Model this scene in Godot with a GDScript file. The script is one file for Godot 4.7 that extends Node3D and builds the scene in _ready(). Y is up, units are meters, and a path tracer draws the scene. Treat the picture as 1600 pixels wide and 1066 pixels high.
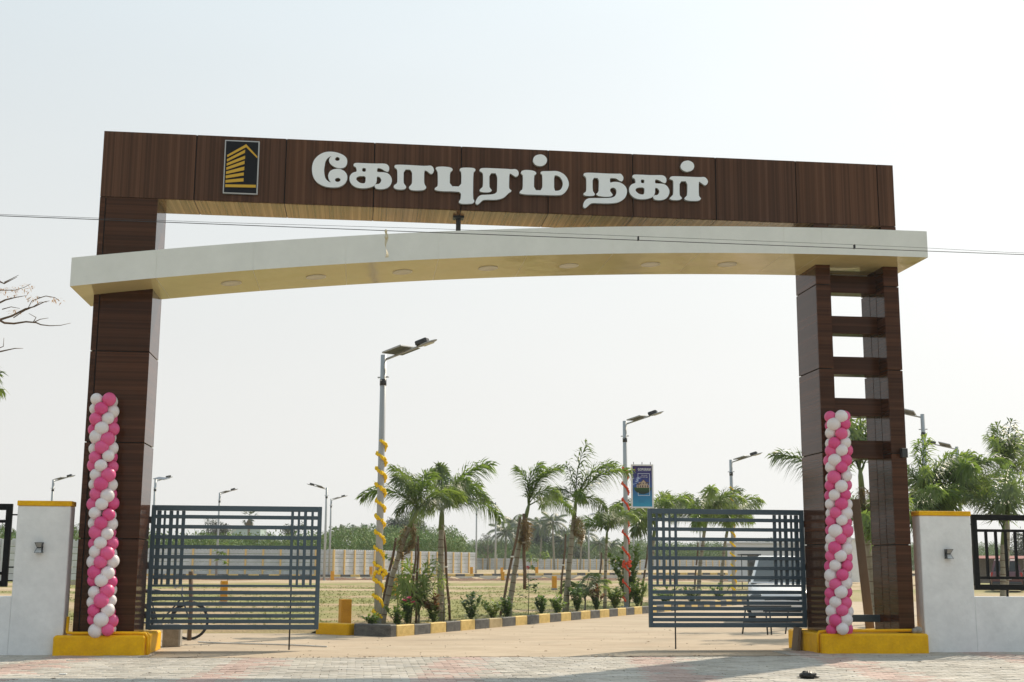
extends Node3D

var M := {}
var used := {}
var rng := RandomNumberGenerator.new()

# ------------------------------------------------------------------ naming and tagging
func numbered(parent: Node, called: String) -> String:
	var key := str(parent.get_instance_id()) + called
	var n: int = used.get(key, -1) + 1
	used[key] = n
	return called if n == 0 else "%s_%03d" % [called, n]

func put(o: Node3D, called: String, parent: Node = null) -> Node3D:
	var p: Node = parent if parent else self
	o.name = numbered(p, called)
	p.add_child(o, true)
	return o

func tag(o: Node, label: String, category: String, group := "") -> Node:
	o.set_meta("label", label)
	o.set_meta("category", category)
	if group:
		o.set_meta("group", group)
	return o

func thing(called: String, label: String, category: String, at := Vector3.ZERO, turn := 0.0, group := "") -> Node3D:
	var o := Node3D.new()
	put(o, called)
	o.position = at
	o.rotation.y = turn
	tag(o, label, category, group)
	return o

func inst(called: String, mesh: Mesh, mat: Material, parent: Node = null, xf := Transform3D.IDENTITY) -> MeshInstance3D:
	var mi := MeshInstance3D.new()
	mi.mesh = mesh
	mi.material_override = mat
	put(mi, called, parent)
	mi.transform = xf
	return mi

func obj(called: String, st: SurfaceTool, mat: Material, parent: Node = null) -> MeshInstance3D:
	return inst(called, fin(st), mat, parent)

func struct(o: Node, kind := "structure") -> Node:
	o.set_meta("kind", kind)
	return o

func dup(root: Node3D, called: String, at: Vector3, turn: float, label: String, sc := 1.0) -> Node3D:
	var r: Node3D = root.duplicate()
	r.name = numbered(self, called)
	add_child(r, true)
	r.position = at
	r.rotation.y = turn
	r.scale = Vector3(sc, sc, sc)
	r.set_meta("label", label)
	return r

func scatter(called: String, mesh: Mesh, mat: Material, xfs: Array, cols: Array, parent: Node = null) -> MultiMeshInstance3D:
	var mm := MultiMesh.new()
	mm.transform_format = MultiMesh.TRANSFORM_3D
	mm.use_colors = cols.size() > 0
	mm.mesh = mesh
	mm.instance_count = xfs.size()
	for i in xfs.size():
		mm.set_instance_transform(i, xfs[i])
		if cols.size() > 0:
			mm.set_instance_color(i, cols[i])
	var mi := MultiMeshInstance3D.new()
	mi.multimesh = mm
	mi.material_override = mat
	put(mi, called, parent)
	return mi

# ------------------------------------------------------------------ mesh building
func S(smooth := false) -> SurfaceTool:
	var st := SurfaceTool.new()
	st.begin(Mesh.PRIMITIVE_TRIANGLES)
	st.set_smooth_group(0 if smooth else 4294967295)
	return st

func fin(st: SurfaceTool) -> ArrayMesh:
	st.generate_normals()
	return st.commit()

# corners counter-clockwise as seen from outside
func tri(st: SurfaceTool, a: Vector3, b: Vector3, c: Vector3) -> void:
	st.add_vertex(a)
	st.add_vertex(c)
	st.add_vertex(b)

func quad(st: SurfaceTool, a: Vector3, b: Vector3, c: Vector3, d: Vector3) -> void:
	tri(st, a, b, c)
	tri(st, a, c, d)

func quad_uv(st: SurfaceTool, p: Array) -> void:
	var uv := [Vector2(0, 1), Vector2(1, 1), Vector2(1, 0), Vector2(0, 0)]
	for k in [0, 2, 1, 0, 3, 2]:
		st.set_uv(uv[k])
		st.add_vertex(p[k])

func box(st: SurfaceTool, c: Vector3, size: Vector3, b := 0.0, basis := Basis.IDENTITY) -> void:
	var h := size * 0.5
	b = minf(b, minf(h.x, minf(h.y, h.z)) * 0.9)
	var ax := [Vector3.RIGHT, Vector3.UP, Vector3.BACK]
	for i in 3:
		for s in [-1.0, 1.0]:
			var n: Vector3 = ax[i]
			var u: Vector3 = ax[(i + 1) % 3]
			var v: Vector3 = ax[(i + 2) % 3]
			var hn: float = h[i]
			var hu: float = h[(i + 1) % 3] - b
			var hv: float = h[(i + 2) % 3] - b
			var p := [n * hn * s - u * hu - v * hv, n * hn * s + u * hu - v * hv, n * hn * s + u * hu + v * hv, n * hn * s - u * hu + v * hv]
			if s < 0:
				p.reverse()
			quad(st, c + basis * p[0], c + basis * p[1], c + basis * p[2], c + basis * p[3])
	if b <= 0.0:
		return
	for i in 3:
		var u: Vector3 = ax[(i + 1) % 3]
		var v: Vector3 = ax[(i + 2) % 3]
		var n: Vector3 = ax[i]
		var hn: float = h[i] - b
		var hu: float = h[(i + 1) % 3]
		var hv: float = h[(i + 2) % 3]
		for su in [-1.0, 1.0]:
			for sv in [-1.0, 1.0]:
				var a: Vector3 = u * su * hu + v * sv * (hv - b)
				var d: Vector3 = u * su * (hu - b) + v * sv * hv
				var p := [a - n * hn, d - n * hn, d + n * hn, a + n * hn]
				if su * sv > 0:
					p.reverse()
				p.reverse()
				quad(st, c + basis * p[0], c + basis * p[1], c + basis * p[2], c + basis * p[3])
	for sx in [-1.0, 1.0]:
		for sy in [-1.0, 1.0]:
			for sz in [-1.0, 1.0]:
				var p := [Vector3(sx * h.x, sy * (h.y - b), sz * (h.z - b)), Vector3(sx * (h.x - b), sy * h.y, sz * (h.z - b)), Vector3(sx * (h.x - b), sy * (h.y - b), sz * h.z)]
				if sx * sy * sz < 0:
					p.reverse()
				tri(st, c + basis * p[0], c + basis * p[1], c + basis * p[2])

func bx(st: SurfaceTool, x0: float, x1: float, y0: float, y1: float, z0: float, z1: float, b := 0.0) -> void:
	box(st, Vector3((x0 + x1) / 2, (y0 + y1) / 2, (z0 + z1) / 2), Vector3(absf(x1 - x0), absf(y1 - y0), absf(z1 - z0)), b)

func tube(st: SurfaceTool, pts: Array, radii: Array, n := 8, caps := true) -> void:
	var rings := []
	var side := Vector3.ZERO
	for i in pts.size():
		var t: Vector3 = (pts[mini(i + 1, pts.size() - 1)] - pts[maxi(i - 1, 0)]).normalized()
		if i == 0:
			side = t.cross(Vector3.UP if absf(t.y) < 0.9 else Vector3.RIGHT).normalized()
		else:
			side = (side - t * side.dot(t)).normalized()
		var up := side.cross(t)
		var r: float = radii[mini(i, radii.size() - 1)]
		var ring := []
		for k in n:
			var a := TAU * k / n
			ring.append(pts[i] + (side * cos(a) + up * sin(a)) * r)
		rings.append(ring)
	for i in rings.size() - 1:
		for k in n:
			var q := (k + 1) % n
			quad(st, rings[i][k], rings[i + 1][k], rings[i + 1][q], rings[i][q])
	if caps:
		for k in n:
			var q := (k + 1) % n
			tri(st, pts[0], rings[0][k], rings[0][q])
			var e: Array = rings[-1]
			tri(st, pts[-1], e[q], e[k])

func bar(st: SurfaceTool, a: Vector3, b: Vector3, r: float, n := 8) -> void:
	tube(st, [a, b], [r], n)

# prof: Vector2(radius, height), bottom to top
func lathe(st: SurfaceTool, prof: Array, n: int, xf := Transform3D.IDENTITY) -> void:
	for i in prof.size() - 1:
		for k in n:
			var a := TAU * k / n
			var b := TAU * (k + 1) / n
			var p: Vector2 = prof[i]
			var q: Vector2 = prof[i + 1]
			var v := [Vector3(cos(a) * p.x, p.y, -sin(a) * p.x), Vector3(cos(b) * p.x, p.y, -sin(b) * p.x), Vector3(cos(b) * q.x, q.y, -sin(b) * q.x), Vector3(cos(a) * q.x, q.y, -sin(a) * q.x)]
			if p.x < 1e-5:
				tri(st, xf * v[0], xf * v[2], xf * v[3])
			elif q.x < 1e-5:
				tri(st, xf * v[0], xf * v[1], xf * v[2])
			else:
				quad(st, xf * v[0], xf * v[1], xf * v[2], xf * v[3])

func ball(st: SurfaceTool, c: Vector3, r: Vector3, n := 10, m := 6) -> void:
	var prof := []
	for i in m + 1:
		var t := PI * i / m - PI / 2
		prof.append(Vector2(maxf(0.0, cos(t)) if i > 0 and i < m else 0.0, sin(t)))
	lathe(st, prof, n, Transform3D(Basis.from_scale(r), c))

# flat polygon (list of Vector2, with holes) pulled out from z0 to z1
func slab(st: SurfaceTool, outline: PackedVector2Array, holes: Array, z0: float, z1: float) -> void:
	var pieces: Array = []
	if holes.is_empty():
		pieces = [outline]
	else:
		var cuts := [-1e4]
		for h in holes:
			var cx := 0.0
			for p in h:
				cx += p.x
			cuts.append(cx / h.size())
		cuts.append(1e4)
		cuts.sort()
		for i in cuts.size() - 1:
			var a: float = cuts[i]
			var b: float = cuts[i + 1]
			if b - a < 1e-4:
				continue
			var strip := PackedVector2Array([Vector2(a, -1e4), Vector2(b, -1e4), Vector2(b, 1e4), Vector2(a, 1e4)])
			var todo: Array = Geometry2D.intersect_polygons(outline, strip)
			for h in holes:
				var next := []
				for piece in todo:
					next.append_array(Geometry2D.clip_polygons(piece, h))
				todo = next
			pieces.append_array(todo)
	for piece in pieces:
		var id := Geometry2D.triangulate_polygon(piece)
		for i in range(0, id.size(), 3):
			var a: Vector2 = piece[id[i]]
			var b: Vector2 = piece[id[i + 1]]
			var c: Vector2 = piece[id[i + 2]]
			if (b - a).cross(c - a) < 0:
				var t := b
				b = c
				c = t
			tri(st, Vector3(a.x, a.y, z1), Vector3(b.x, b.y, z1), Vector3(c.x, c.y, z1))
			tri(st, Vector3(a.x, a.y, z0), Vector3(c.x, c.y, z0), Vector3(b.x, b.y, z0))
	var rims := [outline]
	rims.append_array(holes)
	for k in rims.size():
		var r: PackedVector2Array = rims[k]
		var ccw := not Geometry2D.is_polygon_clockwise(r)
		if k > 0:
			ccw = not ccw
		for i in r.size():
			var a: Vector2 = r[i]
			var b: Vector2 = r[(i + 1) % r.size()]
			if not ccw:
				var t := a
				a = b
				b = t
			quad(st, Vector3(a.x, a.y, z0), Vector3(b.x, b.y, z0), Vector3(b.x, b.y, z1), Vector3(a.x, a.y, z1))

# ------------------------------------------------------------------ materials
func lin(r: float, g: float, b: float) -> Color:
	return Color(r, g, b).linear_to_srgb()

func mat(called: String, c: Color, rough := 0.6, metal := 0.0) -> StandardMaterial3D:
	var m := StandardMaterial3D.new()
	m.resource_name = called
	m.albedo_color = c
	m.roughness = rough
	m.metallic = metal
	M[called] = m
	return m

func leafy(called: String, c: Color, back: Color) -> StandardMaterial3D:
	var m := mat(called, c, 0.5)
	m.backlight_enabled = true
	m.backlight = back
	m.cull_mode = BaseMaterial3D.CULL_DISABLED
	return m

func noise(sd: int, freq: float, octaves := 4) -> FastNoiseLite:
	var n := FastNoiseLite.new()
	n.seed = sd
	n.frequency = freq
	n.fractal_octaves = octaves
	return n

# a mottled picture: tones from dark to light by layered noise; seamless
func mottled(size: int, sd: int, freqs: Array, weights: Array, a: Color, b: Color) -> ImageTexture:
	var layers := []
	for i in freqs.size():
		layers.append(noise(sd + i, freqs[i], 4).get_seamless_image(size, size))
	var im := Image.create(size, size, false, Image.FORMAT_RGB8)
	for y in size:
		for x in size:
			var t := 0.0
			for i in layers.size():
				t += (layers[i].get_pixel(x, y).r - 0.5) * weights[i]
			im.set_pixel(x, y, a.lerp(b, clampf(t + 0.5, 0.0, 1.0)))
	return ImageTexture.create_from_image(im)

func grey_noise(size: int, sd: int, freq: float) -> ImageTexture:
	var im := noise(sd, freq, 4).get_seamless_image(size, size)
	im.convert(Image.FORMAT_RGB8)
	return ImageTexture.create_from_image(im)

func tile(m: StandardMaterial3D, t: Texture2D, metres: float, world := true) -> void:
	m.albedo_texture = t
	m.uv1_triplanar = true
	m.uv1_world_triplanar = world
	m.uv1_scale = Vector3.ONE / metres

func bump(m: StandardMaterial3D, t: Texture2D, cm: float) -> void:
	m.heightmap_enabled = true
	m.heightmap_texture = t
	m.heightmap_scale = cm

# laminate print: dark wood in fine parallel streaks
func wood_picture(across: bool, pale := false) -> ImageTexture:
	var size := 1024
	var short := 256
	var tone := []
	var n1 := noise(11, 0.006, 2)
	var n2 := noise(12, 0.035, 3)
	var n3 := noise(13, 0.16, 3)
	for i in size:
		var a := TAU * i / size
		var p := Vector2(cos(a), sin(a)) * size / TAU
		tone.append(n1.get_noise_2d(p.x, p.y) * 0.55 + n2.get_noise_2d(p.x, p.y) * 0.75 + n3.get_noise_2d(p.x, p.y) * 0.55)
	var wob := noise(14, 0.012, 2).get_seamless_image(short, short)
	var fine := noise(15, 0.25, 2).get_seamless_image(short, short)
	var dark := lin(0.059, 0.026, 0.0125)
	var mid := lin(0.091, 0.040, 0.020)
	var light := lin(0.136, 0.064, 0.036)
	if pale:  # bounced light worked into the tones of the underside print
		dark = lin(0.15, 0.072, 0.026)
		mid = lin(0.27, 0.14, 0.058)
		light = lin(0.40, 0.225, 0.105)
	var im := Image.create(size if not across else short, short if not across else size, false, Image.FORMAT_RGB8)
	for i in size:
		for k in short:
			var shift := int((wob.get_pixel(k, i % short).r - 0.5) * 5.0)
			var t: float = tone[(i + shift + size) % size] + (fine.get_pixel(k, i % short).r - 0.5) * 0.07
			var c := mid.lerp(light, clampf(t * 1.5, 0, 1)) if t > 0 else mid.lerp(dark, clampf(-t * 1.9, 0, 1))
			if across:
				im.set_pixel(k, i, c)
			else:
				im.set_pixel(i, k, c)
	return ImageTexture.create_from_image(im)

func materials() -> void:
	var wv := wood_picture(false)
	var wh := wood_picture(true)
	for k in 3:
		var v := mat("wood_upright_%d" % k, Color(1, 1, 1) if k == 0 else lin(0.9, 0.9, 0.92) if k == 1 else lin(1.06, 1.04, 1.0), 0.15)
		v.metallic_specular = 0.27
		tile(v, wv, 1.6)
		v.uv1_scale = Vector3(0.62, 0.62, 0.62)
		v.uv1_offset = Vector3(0.31 * k, 0.17 * k, 0.23 * k)
		var h := mat("wood_level_%d" % k, lin(0.68, 0.58, 0.48) if k == 0 else lin(0.61, 0.53, 0.45) if k == 1 else lin(0.75, 0.63, 0.52), 0.15)
		h.metallic_specular = 0.27
		tile(h, wh, 1.6)
		h.uv1_scale = Vector3(0.62, 0.62, 0.62)
		h.uv1_offset = Vector3(0.21 * k, 0.37 * k, 0.13 * k)
	tile(mat("wood_soffit_lit", Color.WHITE, 0.2), wood_picture(false, true), 1.6)  # beam underside: wood print brightened in colour for light bounced from below
	mat("joint", lin(0.012, 0.01, 0.009), 0.8)
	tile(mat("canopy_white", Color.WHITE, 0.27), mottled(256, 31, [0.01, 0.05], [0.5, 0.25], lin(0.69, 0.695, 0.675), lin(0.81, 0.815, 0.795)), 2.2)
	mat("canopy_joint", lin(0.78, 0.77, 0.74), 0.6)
	tile(mat("soffit_bounce_tint", Color.WHITE, 0.13), mottled(256, 37, [0.008, 0.03], [0.5, 0.25], lin(0.50, 0.405, 0.20), lin(0.62, 0.515, 0.28)), 2.6)  # canopy white with yellow ground bounce mixed into the colour
	bump(M.soffit_bounce_tint, grey_noise(256, 38, 0.012), 0.6)
	var ww := mat("wall_white", Color.WHITE, 0.75)
	tile(ww, mottled(512, 41, [0.006, 0.03, 0.15], [0.55, 0.3, 0.2], lin(0.64, 0.645, 0.645), lin(0.86, 0.865, 0.86)), 2.3)
	bump(ww, grey_noise(256, 43, 0.08), 0.25)
	var yp := mat("yellow_paint", Color.WHITE, 0.5)
	tile(yp, mottled(512, 45, [0.008, 0.04, 0.2], [0.6, 0.45, 0.25], lin(0.66, 0.33, 0.003), lin(0.92, 0.53, 0.004)), 1.3)
	bump(yp, grey_noise(256, 46, 0.07), 0.3)
	yp.metallic_specular = 0.3
	var op := mat("orange_paint", Color.WHITE, 0.6)
	tile(op, mottled(256, 47, [0.01, 0.06], [0.6, 0.4], lin(0.50, 0.21, 0.006), lin(0.74, 0.36, 0.012)), 0.9)
	var ky := mat("kerb_yellow", Color.WHITE, 0.75)
	tile(ky, mottled(512, 48, [0.012, 0.06, 0.25], [0.7, 0.5, 0.3], lin(0.50, 0.345, 0.10), lin(0.84, 0.63, 0.25)), 1.1)
	bump(ky, grey_noise(256, 49, 0.12), 0.6)
	var kf := mat("kerb_faded", Color.WHITE, 0.8)
	tile(kf, mottled(512, 50, [0.012, 0.06, 0.25], [0.7, 0.5, 0.3], lin(0.34, 0.26, 0.13), lin(0.62, 0.50, 0.29)), 1.1)
	var kb := mat("kerb_black", Color.WHITE, 0.75)
	tile(kb, mottled(512, 51, [0.012, 0.06, 0.25], [0.7, 0.5, 0.4], lin(0.045, 0.045, 0.045), lin(0.21, 0.205, 0.185)), 1.1)
	bump(kb, grey_noise(256, 52, 0.12), 0.6)
	tile(mat("gate_blue", Color.WHITE, 0.42), mottled(256, 53, [0.01, 0.08], [0.5, 0.3], lin(0.044, 0.076, 0.104), lin(0.070, 0.108, 0.140)), 1.4)
	mat("grille_black", lin(0.007, 0.0075, 0.008), 0.5)
	M.grille_black.metallic_specular = 0.25
	mat("letter_face", lin(0.86, 0.875, 0.91), 0.35)
	mat("letter_side", lin(0.42, 0.41, 0.38), 0.5)
	mat("sign_black", lin(0.010, 0.011, 0.015), 0.45)
	M.sign_black.metallic_specular = 0.25
	mat("sign_gold", lin(0.62, 0.36, 0.015), 0.4)
	mat("steel_trim", lin(0.45, 0.44, 0.42), 0.35, 0.6)
	mat("galvanised", lin(0.40, 0.42, 0.43), 0.5, 0.35)
	mat("dark_metal", lin(0.035, 0.038, 0.042), 0.45, 0.2)
	mat("panel_back", lin(0.045, 0.052, 0.056), 0.5)
	mat("cell_blue", lin(0.012, 0.018, 0.04), 0.15)
	mat("lamp_lens", lin(0.55, 0.54, 0.5), 0.3)
	mat("downlight", lin(0.62, 0.58, 0.5), 0.4)
	var bp := mat("balloon_pink", lin(0.86, 0.15, 0.37), 0.38)
	bp.backlight_enabled = true
	bp.backlight = lin(0.5, 0.03, 0.14)
	var bp2 := mat("balloon_pink_deep", lin(0.80, 0.10, 0.31), 0.36)
	bp2.backlight_enabled = true
	bp2.backlight = lin(0.42, 0.025, 0.12)
	var bw := mat("balloon_white", lin(0.90, 0.87, 0.88), 0.4)
	bw.backlight_enabled = true
	bw.backlight = lin(0.45, 0.42, 0.42)
	mat("black_rubber", lin(0.02, 0.02, 0.021), 0.7)
	mat("wire", lin(0.02, 0.02, 0.025), 0.6)
	mat("cloth", lin(0.62, 0.55, 0.40), 0.9)
	mat("rope", lin(0.75, 0.73, 0.68), 0.9)
	mat("plastic_black", lin(0.010, 0.010, 0.010), 0.5)
	var cn := mat("concrete", Color.WHITE, 0.9)
	tile(cn, mottled(256, 61, [0.02, 0.1], [0.7, 0.4], lin(0.22, 0.20, 0.17), lin(0.40, 0.37, 0.32)), 1.2)
	var pc := mat("precast_grey", Color.WHITE, 0.85)
	tile(pc, mottled(256, 63, [0.01, 0.06], [0.7, 0.5], lin(0.44, 0.46, 0.48), lin(0.64, 0.665, 0.69)), 3.0)
	mat("kerb_white", lin(0.60, 0.57, 0.51), 0.85)
	mat("post_yellow", lin(0.74, 0.52, 0.22), 0.7)
	var bk := mat("bark_grey", Color.WHITE, 0.85)
	tile(bk, mottled(256, 65, [0.02, 0.12], [0.6, 0.5], lin(0.17, 0.16, 0.115), lin(0.37, 0.345, 0.27)), 0.6)
	bump(bk, grey_noise(256, 66, 0.06), 1.0)
	var bb := mat("bamboo_brown", Color.WHITE, 0.8)
	tile(bb, mottled(256, 67, [0.02, 0.12], [0.6, 0.5], lin(0.08, 0.05, 0.03), lin(0.20, 0.135, 0.08)), 0.5)
	mat("stem_green", lin(0.10, 0.13, 0.05), 0.6)
	mat("shaft_green", lin(0.12, 0.17, 0.055), 0.45)
	leafy("frond_0", lin(0.060, 0.098, 0.024), lin(0.20, 0.30, 0.05))
	leafy("frond_1", lin(0.080, 0.120, 0.030), lin(0.26, 0.36, 0.06))
	leafy("frond_2", lin(0.045, 0.072, 0.026), lin(0.14, 0.20, 0.05))
	leafy("coconut_leaf", lin(0.045, 0.065, 0.032), lin(0.08, 0.11, 0.04))
	leafy("frond_dry", lin(0.16, 0.12, 0.055), lin(0.2, 0.14, 0.05))
	leafy("leaf_dark", lin(0.05, 0.09, 0.024), lin(0.14, 0.23, 0.04))
	leafy("leaf_mid", lin(0.085, 0.14, 0.03), lin(0.22, 0.32, 0.05))
	leafy("leaf_light", lin(0.15, 0.19, 0.045), lin(0.32, 0.40, 0.08))
	leafy("leaf_rust", lin(0.15, 0.09, 0.04), lin(0.2, 0.1, 0.04))
	leafy("leaf_dead", lin(0.32, 0.19, 0.07), lin(0.3, 0.16, 0.05))
	leafy("petal_red", lin(0.50, 0.02, 0.03), lin(0.3, 0.01, 0.02))
	leafy("petal_pink", lin(0.55, 0.05, 0.13), lin(0.3, 0.02, 0.06))
	var fa := leafy("far_leaf", Color.WHITE, lin(0.10, 0.13, 0.04))
	fa.vertex_color_use_as_albedo = true
	fa.roughness = 0.7
	var gr := leafy("grass_blade", Color.WHITE, lin(0.12, 0.15, 0.03))
	gr.vertex_color_use_as_albedo = true
	mat("marigold", lin(0.90, 0.60, 0.012), 0.8)
	mat("flower_orange", lin(0.72, 0.085, 0.03), 0.8)
	mat("car_white", lin(0.72, 0.73, 0.74), 0.22)
	M.car_white.clearcoat_enabled = true
	mat("car_maroon", lin(0.085, 0.008, 0.016), 0.3)
	mat("car_glass_dark", lin(0.02, 0.022, 0.025), 0.12)
	M.car_maroon.clearcoat_enabled = true
	mat("car_glass", lin(0.10, 0.115, 0.12), 0.05)
	mat("chrome", lin(0.6, 0.6, 0.6), 0.15, 0.9)
	mat("tail_red", lin(0.35, 0.012, 0.012), 0.25)
	mat("plate_white", lin(0.75, 0.75, 0.73), 0.5)
	mat("board_brown", lin(0.16, 0.115, 0.075), 0.8)
	mat("teal_wall", lin(0.36, 0.47, 0.45), 0.8)
	mat("office_wall", lin(0.62, 0.64, 0.66), 0.8)
	mat("roof_red", lin(0.20, 0.03, 0.028), 0.8)
	mat("window_dark", lin(0.05, 0.06, 0.07), 0.2)
	mat("saddle_white", lin(0.7, 0.68, 0.66), 0.6)
	var sl := mat("soil_red", Color.WHITE, 0.95)
	tile(sl, mottled(512, 71, [0.01, 0.05, 0.2], [0.6, 0.5, 0.4], lin(0.075, 0.036, 0.018), lin(0.27, 0.145, 0.078)), 2.5)
	bump(sl, grey_noise(256, 72, 0.05), 6.0)
	var rd := mat("road_dust", Color.WHITE, 0.9)
	tile(rd, mottled(1024, 73, [0.003, 0.012, 0.06, 0.25], [0.55, 0.45, 0.3, 0.35], lin(0.33, 0.255, 0.175), lin(0.53, 0.43, 0.31)), 9.0)
	rd.vertex_color_use_as_albedo = true
	var gt := mat("grit", Color.WHITE, 0.9)
	gt.vertex_color_use_as_albedo = true
	rd.uv1_scale = Vector3(0.07, 0.11, 0.19)
	bump(rd, grey_noise(512, 74, 0.12), 0.5)
	var sd := mat("sand_ground", Color.WHITE, 0.95)
	sd.vertex_color_use_as_albedo = true
	tile(sd, mottled(1024, 75, [0.004, 0.02, 0.08, 0.3], [0.4, 0.45, 0.35, 0.4], lin(0.60, 0.58, 0.55), lin(1.0, 1.0, 1.0)), 6.0)
	bump(sd, grey_noise(512, 76, 0.1), 2.0)
	for k in 5:
		var c: Array = [[0.47, 0.44, 0.38], [0.42, 0.385, 0.33], [0.50, 0.47, 0.42], [0.49, 0.365, 0.315], [0.46, 0.335, 0.285]][k]
		var pm := mat("paver_%d" % k, Color.WHITE, 0.85)
		tile(pm, mottled(256, 80 + k, [0.02, 0.1, 0.3], [0.6, 0.4, 0.3], lin(c[0] * 0.84, c[1] * 0.82, c[2] * 0.8), lin(c[0] * 1.12, c[1] * 1.12, c[2] * 1.12)), 0.9)
	var pv := mat("paver_any", Color.WHITE, 0.85)
	pv.vertex_color_use_as_albedo = true
	tile(pv, mottled(512, 90, [0.01, 0.05, 0.2], [0.5, 0.4, 0.3], lin(0.8, 0.79, 0.77), lin(1, 1, 1)), 1.7)
	mat("paver_bed", lin(0.27, 0.235, 0.19), 0.95)
	var dt := mat("dirt", Color.WHITE, 0.95)
	tile(dt, mottled(256, 95, [0.02, 0.1, 0.3], [0.6, 0.5, 0.4], lin(0.10, 0.075, 0.05), lin(0.30, 0.235, 0.165)), 0.8)

# ------------------------------------------------------------------ place, camera, light
const HALF_TURN := 0.1177

func sky_picture() -> ImageTexture:
	var w := 512
	var h := 256
	var im := Image.create(w, h, false, Image.FORMAT_RGBF)
	var sun := Vector3(0.527, 0.656, -0.539).normalized()
	var cl := noise(5, 1.6, 5)
	for y in h:
		for x in w:
			var a := TAU * (x + 0.5) / w
			var t := PI * (y + 0.5) / h
			var d := Vector3(sin(a) * sin(t), cos(t), -cos(a) * sin(t))
			var e := asin(clampf(d.y, -1, 1))
			var ang := d.angle_to(sun)
			var hz := Vector3(0.70, 0.70, 0.68)
			var ze := Vector3(0.42, 0.55, 0.645)
			var c := hz.lerp(ze, smoothstep(0.0, 1.0, clampf(e / 0.75, 0, 1)))
			var glow := exp(-ang / 0.5)
			c += Vector3(1.06, 1.035, 0.98) * glow
			var n := cl.get_noise_3d(d.x * 0.8, d.y * 3.0, d.z * 0.8)
			c *= 1.0 + 0.055 * n * clampf(e * 3.0, 0, 1)
			if d.y < 0:
				c = c.lerp(Vector3(0.34, 0.31, 0.26), clampf(-d.y * 8.0, 0, 1))
			im.set_pixel(x, y, Color(c.x, c.y, c.z))
	return ImageTexture.create_from_image(im)

func setting() -> void:
	var cam := Camera3D.new()
	cam.name = "camera"
	cam.fov = rad_to_deg(2.0 * atan(533.0 / 1991.06))
	cam.near = 0.1
	cam.far = 900.0
	add_child(cam)
	cam.transform = Transform3D(Basis(cam_right, cam_up, -cam_fwd), Vector3(0, 1.5, 22.2967))
	cam.current = true
	var env := Environment.new()
	env.background_mode = Environment.BG_SKY
	var sky := Sky.new()
	var pan := PanoramaSkyMaterial.new()
	pan.panorama = sky_picture()
	sky.sky_material = pan
	env.sky = sky
	env.tonemap_mode = Environment.TONE_MAPPER_LINEAR
	env.tonemap_exposure = 1.03
	env.sdfgi_enabled = true
	env.ssao_enabled = true
	env.ssil_enabled = true
	env.fog_enabled = true
	env.fog_density = 0.00045
	env.fog_light_color = Color(0.90, 0.92, 0.93)
	var we := WorldEnvironment.new()
	we.name = "environment"
	we.environment = env
	add_child(we)
	var sun := DirectionalLight3D.new()
	sun.name = "sun"
	sun.light_energy = 1.5
	sun.light_color = Color(1.0, 0.94, 0.85)
	sun.light_angular_distance = 0.9
	sun.shadow_enabled = true
	add_child(sun)
	sun.look_at_from_position(Vector3(52.7, 65.6, -53.9), Vector3.ZERO)

var cam_right := Vector3.RIGHT
var cam_up := Vector3.UP
var cam_fwd := Vector3.FORWARD

func aim() -> void:
	var th := 0.1741
	var roll := 0.0056
	var fw := Vector3(sin(HALF_TURN), 0, -cos(HALF_TURN))
	var rt := Vector3(cos(HALF_TURN), 0, sin(HALF_TURN))
	var f2 := fw * cos(th) + Vector3.UP * sin(th)
	var u2 := Vector3.UP * cos(th) - fw * sin(th)
	cam_right = rt * cos(roll) + u2 * sin(roll)
	cam_up = -rt * sin(roll) + u2 * cos(roll)
	cam_fwd = f2

# ------------------------------------------------------------------ terrain
var bumps := noise(21, 0.12, 3)
var patch := noise(22, 0.09, 4)
var patch2 := noise(23, 0.35, 3)

func pw(x: float, xs: Array, ys: Array) -> float:
	for i in xs.size() - 1:
		if x <= xs[i + 1] or i == xs.size() - 2:
			var t: float = (x - xs[i]) / (xs[i + 1] - xs[i])
			return lerpf(ys[i], ys[i + 1], t)
	return ys[-1]

func plot_front(x: float) -> float:
	if x >= 0.86:
		return -5.35 - (x - 0.86) * 1.5794
	if x >= -0.78:
		return -5.35 - (0.86 - x) * 0.787
	return -6.64 + (x + 0.78) * 0.03

func far_kerb(x: float) -> float:
	return pw(x, [-90.0, -2.0, 9.0, 33.0, 120.0], [-69.0, -71.5, -74.0, -82.0, -110.0])

func far_top(x: float) -> float:
	return 0.75 + 0.21 * smoothstep(-2.0, 24.0, x)

func plot_height(x: float, z: float) -> float:
	var d := maxf(0.0, plot_front(x) - z)
	if x > 0.86:
		d *= 0.535
	var h := 0.17 + 0.18 * smoothstep(0.5, 9.0, d) + 0.07 * smoothstep(-40.0, -60.0, z)
	h += bumps.get_noise_2d(x, z) * 0.06 * smoothstep(1.5, 5.0, d)
	if x < -0.7:
		h *= smoothstep(-0.05, 0.7, d)
	var k := far_kerb(x) - z
	h = lerpf(h, far_top(x) - 0.06, smoothstep(0.0, 0.4, k))
	return h

func grass_here(x: float, z: float) -> float:
	return patch.get_noise_2d(x * 0.45, z * 1.2) * 1.5 + patch2.get_noise_2d(x * 0.8, z * 1.3) * 0.6 + 0.2 + 0.3 * smoothstep(-30.0, -9.0, z) - 0.6 * smoothstep(-56.0, -64.0, z)

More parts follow.
